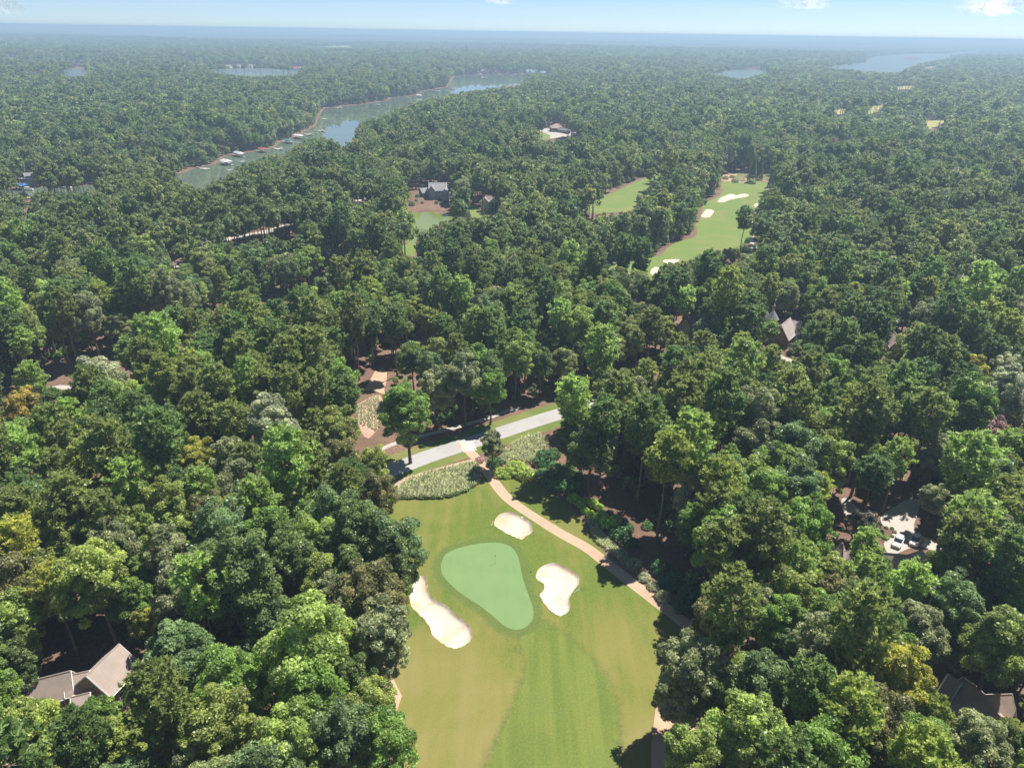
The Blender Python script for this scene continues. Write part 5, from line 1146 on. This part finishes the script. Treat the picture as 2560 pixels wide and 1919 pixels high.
def woods():
    g = np.random.default_rng(21)
    bands = [(0, 420, 4.8), (420, 900, 6.2), (900, 1700, 8.0), (1700, 2900, 11.0), (2900, 5400, 17.0)]
    PX, PY = [], []
    for r0, r1, s in bands:
        X, Y = np.meshgrid(np.arange(-r1 * .85 - 60, r1 * .85 + 60, s), np.arange(-20, r1, s)); X = (X + g.uniform(-.42, .42, X.shape) * s).ravel(); Y = (Y + g.uniform(-.42, .42, Y.shape) * s).ravel()
        d = np.hypot(X, Y); k = (d >= r0) & (d < r1) & (np.abs(X) < 0.76 * (Y + 30) + 26); k &= ~((np.abs(X) < 28) & (Y < 60)); PX.append(X[k]); PY.append(Y[k])
    X = np.concatenate(PX); Y = np.concatenate(PY); k = (np.hypot(X, Y) > 45); X, Y = X[k], Y[k]
    k = free_spots(X, Y); X, Y = X[k], Y[k]; Zb = height(X, Y); D = np.hypot(X, Y)
    px, py, pm = proj(X, Y, Zb + 12)
    nz = np.sin(X / 38 + 1.7 * np.sin(Y / 55)) * np.cos(Y / 41 + X / 90) + .5 * np.sin(X / 13 + Y / 17)
    pp = np.where(px > 1500, .42, .6) + .3 * np.clip(nz, -1, 1)
    pp = np.where((px < 1060) & (py > 1290), .12, pp); pp = np.where((px > 1640) & (py > 1450), .22, pp)
    pp = np.where((px < 960) & (py > 800) & (py < 1290), .88, pp); pp = np.where((px < 800) & (py > 640) & (py <= 830), .2, pp); pp = np.where((px < 900) & (py <= 640) & (py > 500), .75, pp)
    pine = g.random(len(X)) < pp
    big = .5 + .5 * np.sin(X / 29 + Y / 61 + 1) * np.cos(Y / 37 - X / 83)
    s = g.uniform(.64, 1.18, len(X)) * (.92 + .16 * big); sz = g.uniform(.82, 1.2, len(X)); s = np.where(D > 900, s * 1.18, s); s = np.where(D > 1700, s * 1.2, s); s = np.where(D > 2900, s * 1.4, s)
    sz = np.where(D > 900, sz * .86, sz); sz = np.where(D > 1700, sz * .84, sz); sz = np.where(D > 2900, sz * .8, sz)
    R = np.where(pine, CR['pine'], CR['broad']) * s; cz = np.where(pine, CZ['pine'], CZ['broad']) * s * sz; H = np.where(pine, CH['pine'], CH['broad']) * s * sz
    cx, cyy, pm = proj(X, Y, Zb + cz); tx, ty, _ = proj(X, Y, Zb + H)
    ry = np.maximum((cyy - ty), R * pm * .75)
    ok0 = np.ones(len(X), bool); kn = D < 260; ok0[kn] = ~shades(X[kn], Y[kn], cz[kn], R[kn])
    _, S2 = table(SPECIAL); _, S3 = table([INLET_VIS, INLET_VIS2, FW1_VIS, FW2_VIS, POND_VIS])
    bx_, by_, _ = proj(X, Y, Zb); ok0 &= (covered(S2, cx, cyy, R * pm, ry) < .3) | (D > 420)
    ok0 &= (covered(S3, (bx_ + cx) / 2, (by_ - 7 + cyy) / 2, np.maximum(R * pm * .25, 2), np.maximum(by_ - 7 - cyy, 2) / 2) < .25) | (D < 230)
    ok = ok0 & (covered(SAT, cx, cyy, R * pm * .92, ry * .95) < np.where(D > 350, .1, .09)) & (covered(SAT_STRICT, cx, cyy, R * pm, ry) < np.where(D > 350, .06, .02))
    Q = np.array(PLACED)
    near = D < 420; idx = np.where(near)[0]
    dd = np.hypot(X[idx, None] - Q[None, :, 0], Y[idx, None] - Q[None, :, 1]) - .5 * (R[idx, None] + Q[None, :, 2]); ok[idx[(dd < 0).any(1)]] = False
    # thin out crowns that sit inside each other
    X, Y, Zb, D, pine, s, sz, R, cx, cyy, pm = [a[ok] for a in (X, Y, Zb, D, pine, s, sz, R, cx, cyy, pm)]
    idx = np.argsort(D); keepm = np.ones(len(X), bool); cell = {}
    for i in idx:
        if D[i] > 420: break
        c0, c1 = int(X[i] // 8), int(Y[i] // 8); bad = False
        for a in (-1, 0, 1):
            for b in (-1, 0, 1):
                for j in cell.get((c0 + a, c1 + b), ()):
                    if (X[i] - X[j]) ** 2 + (Y[i] - Y[j]) ** 2 < (.47 * (R[i] + R[j])) ** 2: bad = True
        if bad: keepm[i] = False
        else: cell.setdefault((c0, c1), []).append(i)
    X, Y, Zb, D, pine, s, sz, R, cx, cyy, pm = [a[keepm] for a in (X, Y, Zb, D, pine, s, sz, R, cx, cyy, pm)]
    inframe = (cx > -R * pm * .5) & (cx < 2560 + R * pm * .5) & (cyy > 0) & (cyy < 1919 + R * pm * .4)
    order = np.argsort(-pm * R); ind = np.zeros(len(X), bool)
    left = {True: 300 - NUM['pine'], False: 300 - NUM['broad']}
    for i in order:
        if not inframe[i] or D[i] > 330: continue
        if left[bool(pine[i])] > 0: ind[i] = True; left[bool(pine[i])] -= 1
    pcol = ['olive green'] * 5 + ['mid green'] * 4 + ['deep green'] * 2 + ['light green'] * 2 + ['lime green']
    bcol = ['deep green'] * 3 + ['mid green'] * 4 + ['blue green'] * 3 + ['light green'] * 4 + ['grey green'] * 3 + ['olive green'] * 3 + ['lime green'] * 2 + ['brownish green']
    for i in np.where(ind)[0]:
        kind = 'pine' if pine[i] else 'broad'
        add_tree(kind, X[i], Y[i], s[i], sz[i], g.uniform(0, 6.28), pcol[g.integers(len(pcol))] if pine[i] else bcol[g.integers(len(bcol))])
    rest = ~ind
    print('individual trees', NUM, 'rest', int(rest.sum()))
    # the remaining wood: one object of points that carry tree shapes
    def scatter(name, label, sel, lod, X=X, Y=Y, Zb=Zb, pine=pine, s=s, sz=sz):
        src = bpy.data.collections.new(name + '_models'); vi = {}; n = 0
        for kind in ('broad', 'pine'):
            for v, (cm, tm) in enumerate(PROTO[kind, lod]):
                if lod == 0:
                    cm = cm.copy(); cm.materials.clear(); cm.materials.append(MATS['foliage_broadleaf' if kind == 'broad' else 'foliage_pine'])
                nv = len(cm.vertices)
                Vc = np.empty(nv * 3, np.float32); cm.vertices.foreach_get('co', Vc); Vc = Vc.reshape(-1, 3)
                Vt = np.array([v_.co[:] for v_ in tm.vertices]); Ft = [tuple(i + nv for i in p.vertices) for p in tm.polygons]
                tint = np.empty(nv, np.float32); cm.attributes['tint'].data.foreach_get('value', tint)
                Fc = [tuple(r_) for r_ in np.arange(nv).reshape(-1, 4).tolist()]
                me = mesh_data('tree_model', np.concatenate([Vc, Vt]).tolist(), Fc + Ft, cm.materials[0], np.concatenate([tint, np.full(len(Vt), .5)])); me.materials.append(tm.materials[0])
                mi = np.zeros(len(me.polygons), np.int32); mi[len(Fc):] = 1; me.polygons.foreach_set('material_index', mi)
                o = bpy.data.objects.new('%02d_tree_model' % n, me); src.objects.link(o); vi[kind, v] = n; n += 1
        idx = np.where(sel)[0]; m = len(idx)
        me = bpy.data.meshes.new(name); me.vertices.add(m); me.vertices.foreach_set('co', np.column_stack([X[idx], Y[idx], Zb[idx]]).astype(np.float32).ravel())
        a = me.attributes.new('model', 'INT', 'POINT'); nb, npn = len(PROTO['broad', lod]), len(PROTO['pine', lod])
        a.data.foreach_set('value', np.where(pine[idx], nb + g.integers(0, npn, m), g.integers(0, nb, m)).astype(np.int32))
        a = me.attributes.new('tscale', 'FLOAT_VECTOR', 'POINT'); a.data.foreach_set('vector', np.column_stack([s[idx], s[idx], s[idx] * sz[idx]]).astype(np.float32).ravel())
        a = me.attributes.new('trot', 'FLOAT_VECTOR', 'POINT'); a.data.foreach_set('vector', np.column_stack([0 * s[idx], 0 * s[idx], g.uniform(0, 6.28, m)]).astype(np.float32).ravel())
        o = obj(name, me); tag(o, label, 'forest', None, 'stuff')
        ng = bpy.data.node_groups.new(name, 'GeometryNodeTree'); ng.interface.new_socket('Geometry', in_out='INPUT', socket_type='NodeSocketGeometry'); ng.interface.new_socket('Geometry', in_out='OUTPUT', socket_type='NodeSocketGeometry')
        N = ng.nodes; gi = N.new('NodeGroupInput'); go = N.new('NodeGroupOutput'); ip = N.new('GeometryNodeInstanceOnPoints'); ci = N.new('GeometryNodeCollectionInfo')
        ci.inputs['Collection'].default_value = src; ci.inputs['Separate Children'].default_value = True; ci.inputs['Reset Children'].default_value = True; ip.inputs['Pick Instance'].default_value = True
        def na(nm, ty):
            q = N.new('GeometryNodeInputNamedAttribute'); q.data_type = ty; q.inputs['Name'].default_value = nm; return q.outputs['Attribute']
        ng.links.new(gi.outputs[0], ip.inputs['Points']); ng.links.new(ci.outputs[0], ip.inputs['Instance']); ng.links.new(na('model', 'INT'), ip.inputs['Instance Index'])
        ng.links.new(na('trot', 'FLOAT_VECTOR'), ip.inputs['Rotation']); ng.links.new(na('tscale', 'FLOAT_VECTOR'), ip.inputs['Scale']); ng.links.new(ip.outputs[0], go.inputs[0])
        md = o.modifiers.new('woods', 'NODES'); md.node_group = ng
    label_trees()
    scatter('woodland', 'dense mixed wood filling the middle ground beyond the nearest trees', rest & (D < 300), 0)
    scatter('woodland', 'dense mixed pine and broadleaf wood around the far fairways and the pond', rest & (D >= 300) & (D < 800), 1)
    scatter('woodland', 'far hazy wood spreading out to both sides of the inlet', rest & (D >= 800), 2)
    # leafy edge along the shores and the far fairways
    EU = []
    for poly, hi in ((gINLET, 26), (gPOND, 12), (REG[[q[0] for q in REG].index('fw2')][1], 16), (REG[[q[0] for q in REG].index('fw1')][1], 16)):
        for lo in np.arange(4.0, hi, 5.0):
            d_ = densify(offset_poly(densify(poly, 8), lo), 5.0); EU += [(p[0] + g.normal() * 1.6, p[1] + g.normal() * 1.6) for p in d_]
    EU = np.array(EU); EU = EU[(EU[:, 1] > 250) & (EU[:, 1] < 2600)]; EU = EU[free_spots(EU[:, 0], EU[:, 1])]; ez = height(EU[:, 0], EU[:, 1]); es = g.uniform(.3, .62, len(EU)); ex, ey, em = proj(EU[:, 0], EU[:, 1], ez + 6 * es)
    k = covered(SAT, ex, ey, 3 * es * em, 5 * es * em) < .12; EU, ez, es = EU[k], ez[k], es[k]; print('edge', len(EU))
    scatter('undergrowth', 'leafy bushes lining the lake shore and the edges of the far fairways', np.ones(len(EU), bool), 1, EU[:, 0], EU[:, 1], ez - 3.6 * es, np.zeros(len(EU), bool), es, np.full(len(EU), .85))
    # undergrowth on the wood floor
    U, V_ = np.meshgrid(np.arange(-330, 330, 3.4), np.arange(40, 430, 3.4)); U = (U + g.uniform(-.45, .45, U.shape) * 3.4).ravel(); V_ = (V_ + g.uniform(-.45, .45, V_.shape) * 3.4).ravel()
    k = (np.abs(U) < .76 * (V_ + 30) + 20) & (np.sin(U / 9 + 2 * np.sin(V_ / 14)) * np.cos(V_ / 11 - U / 23) + g.normal(size=len(U)) * .45 > -.1); U, V_ = U[k], V_[k]
    k = free_spots(U, V_); U, V_ = U[k], V_[k]; zz = height(U, V_); us = g.uniform(.16, .34, len(U)); ax, ay, am = proj(U, V_, zz + 3.5 * us)
    k = covered(SAT, ax, ay, 5 * us * am, 4 * us * am) < .05; U, V_, zz, us = U[k], V_[k], zz[k], us[k]; print('undergrowth', len(U))
    scatter('undergrowth', 'low leafy undergrowth scattered over the pine straw under the trees', np.ones(len(U), bool), 1, U, V_, zz - 4.0 * us * .8, np.zeros(len(U), bool), us, np.full(len(U), .8))
woods()

# canopy beyond: one bumpy sheet of tree tops out to the horizon, open over the lakes
def far_canopy():
    g = np.random.default_rng(9)
    r = 5100 * (1.0065 ** np.arange(0, 275)); a = np.linspace(-0.86, 0.86, 860)
    Rg, Ag = np.meshgrid(r, a, indexing='ij'); Rg = Rg * (1 + g.uniform(-.0025, .0025, Rg.shape)); Ag = Ag + g.uniform(-.0008, .0008, Ag.shape)
    X = Rg * np.sin(Ag); Y = Rg * np.cos(Ag); top = 15 + 3.0 * np.sin(X / 90 + np.sin(Y / 130)) + g.normal(size=X.shape) * 3.2
    lk = np.full(X.shape, 1e9); near = Rg < 9000
    for L in LAKES[1:]:
        s = sdist(X[near], Y[near], L); s = np.where(inpoly(X[near], Y[near], gISLE) , np.maximum(s, 8), s); lk[near] = np.minimum(lk[near], s)
    top = np.where(lk < 14, -2.0, top)
    qx, qy, _ = proj(X, Y, base_h(X, Y) + 12); mi = mask[np.clip(qy / 2, 0, MH - 1).astype(int), np.clip(qx / 2, 0, MW - 1).astype(int)] & (qy > 0); top = np.where(mi, -2.0, top)
    top[0, :] = -2; gone = lk < 4
    for f in FIELDS:
        P = np.array(G(f)); s = sdist(X.ravel(), Y.ravel(), [tuple(q) for q in P]).reshape(X.shape) if np.hypot(*P.mean(0)) > 4800 else None
        if s is not None: gone |= s < 0
    hb = base_h(X, Y); ld = np.clip(lk, 0, 1e9); hb = LAKE_Z + (np.maximum(hb, LAKE_Z + 2) - LAKE_Z) * sstep(-3, 70, ld)
    Zz = hb + top; V = np.column_stack([X.ravel(), Y.ravel(), Zz.ravel()]); nr, nc = X.shape
    I = np.arange(nr * nc).reshape(nr, nc); F = np.stack([I[:-1, :-1], I[:-1, 1:], I[1:, 1:], I[1:, :-1]], -1).reshape(-1, 4)
    bad = gone.ravel()[F].any(1); F = F[~bad][:, ::-1]
    m, t, o = new_mat('far_canopy'); n1 = noise(t, 0.035, 4, 0.7, position(t)); n2 = noise(t, 0.0022, 4, 0.65, position(t, (0.35, 1, 1)))
    c = mixc(t, mapr(t, n1.outputs['Fac'], .35, .65), (0.018, 0.032, 0.012), (0.06, 0.085, 0.03)); c = mixc(t, mapr(t, n2.outputs['Fac'], .4, .65, 0, .5), c, (0.11, 0.125, 0.055)); principled(t, o, c, .95, .05)
    MATS['far_canopy'] = m
    tag(obj('distant_forest', mesh_data('distant_forest', V, F, 'far_canopy')), 'blue hazed forest canopy reaching to the horizon', 'forest', None, 'stuff')
far_canopy()

# ------------------------------------------------------------------ small summer clouds low over the horizon
def cloud(px, py, wpx, hpx, dens, label):
    d = ray(px, py); d = d / np.hypot(d[0], d[1]); dist = 15000.0; c = np.array([0, 0, CAMZ]) + d * dist; k = dist / FPX; g = np.random.default_rng(int(px))
    V, F = [], []; mb = MB()
    for i in range(9):
        f = (i + .5) / 9 * 2 - 1; rx = wpx * k * g.uniform(.14, .22); rz = hpx * k * g.uniform(.3, .5) * (1.1 - .6 * f * f); o_ = np.array([f * wpx * k * .42, g.uniform(-.3, .3) * wpx * k, (rz * .7 - hpx * k * .2)])
        n1, n2 = 12, 7
        P = [(o_[0] + rx * math.sin(math.pi * a / n2) * math.cos(2 * math.pi * b / n1), o_[1] + rx * math.sin(math.pi * a / n2) * math.sin(2 * math.pi * b / n1), o_[2] + rz * math.cos(math.pi * a / n2)) for a in range(n2 + 1) for b in range(n1)]
        mb.poly(P, [(a * n1 + b, (a + 1) * n1 + b, (a + 1) * n1 + (b + 1) % n1, a * n1 + (b + 1) % n1) for a in range(n2) for b in range(n1)])
    m, t, o = new_mat('cloud_vapour'); tc = t.nodes.new('ShaderNodeTexCoord'); mp = t.nodes.new('ShaderNodeMapping'); mp.inputs['Scale'].default_value = (2 / (wpx * k), 1 / (wpx * k), 1.5 / (hpx * k)); t.links.new(tc.outputs['Object'], mp.inputs['Vector'])
    ln = t.nodes.new('ShaderNodeVectorMath'); ln.operation = 'LENGTH'; t.links.new(mp.outputs[0], ln.inputs[0])
    n = noise(t, 7 / (wpx * k), 5, .62, position(t, (1, 1, 2))); ml = t.nodes.new('ShaderNodeMath'); ml.operation = 'MULTIPLY'
    t.links.new(mapr(t, n.outputs['Fac'], .36, .66, 0, dens), ml.inputs[0]); t.links.new(mapr(t, ln.outputs['Value'], .15, 1.0, 1, 0), ml.inputs[1])
    df = t.nodes.new('ShaderNodeBsdfDiffuse'); df.inputs[0].default_value = (.85, .85, .85, 1); tr = t.nodes.new('ShaderNodeBsdfTranslucent'); tr.inputs[0].default_value = (1, .98, .95, 1); ad_ = t.nodes.new('ShaderNodeMixShader'); ad_.inputs[0].default_value = .9
    tp = t.nodes.new('ShaderNodeBsdfTransparent'); mx = t.nodes.new('ShaderNodeMixShader'); t.links.new(df.outputs[0], ad_.inputs[1]); t.links.new(tr.outputs[0], ad_.inputs[2]); t.links.new(ml.outputs[0], mx.inputs[0]); t.links.new(tp.outputs[0], mx.inputs[1]); t.links.new(ad_.outputs[0], mx.inputs[2]); t.links.new(mx.outputs[0], o.inputs['Surface'])
    tag(mb.build('cloud', m, None, c), label, 'cloud', None)
cloud(2480, 20, 150, 44, .3, 'wide pale cloud above the far end of the big lake'); cloud(2010, 8, 130, 36, .2, 'faint flat cloud above the hazy ridge between the two lake arms')
cloud(2, 8, 80, 60, .22, 'soft cloud edge above the forest beyond the red roofed shore house'); cloud(1250, 2, 80, 22, .2, 'thin wisp of cloud above the teal roofed lodge')

# ------------------------------------------------------------------ haze: one closed box of thin even air
hz, t, o = new_mat('haze_air'); hz.cycles.homogeneous_volume = True
pv = t.nodes.new('ShaderNodeVolumePrincipled'); pv.inputs['Color'].default_value = (0.57, 0.8, 1.0, 1); pv.inputs['Density'].default_value = 0.00026; pv.inputs['Anisotropy'].default_value = 0.15
t.links.new(pv.outputs[0], o.inputs['Volume']); MATS['haze_air'] = hz
hb = MB().box((0, 12000, 22), (72000, 92000, 164)); ho = hb.build('haze', 'haze_air'); tag(ho, 'thin pale blue summer haze over the whole landscape', 'haze', None, 'stuff')
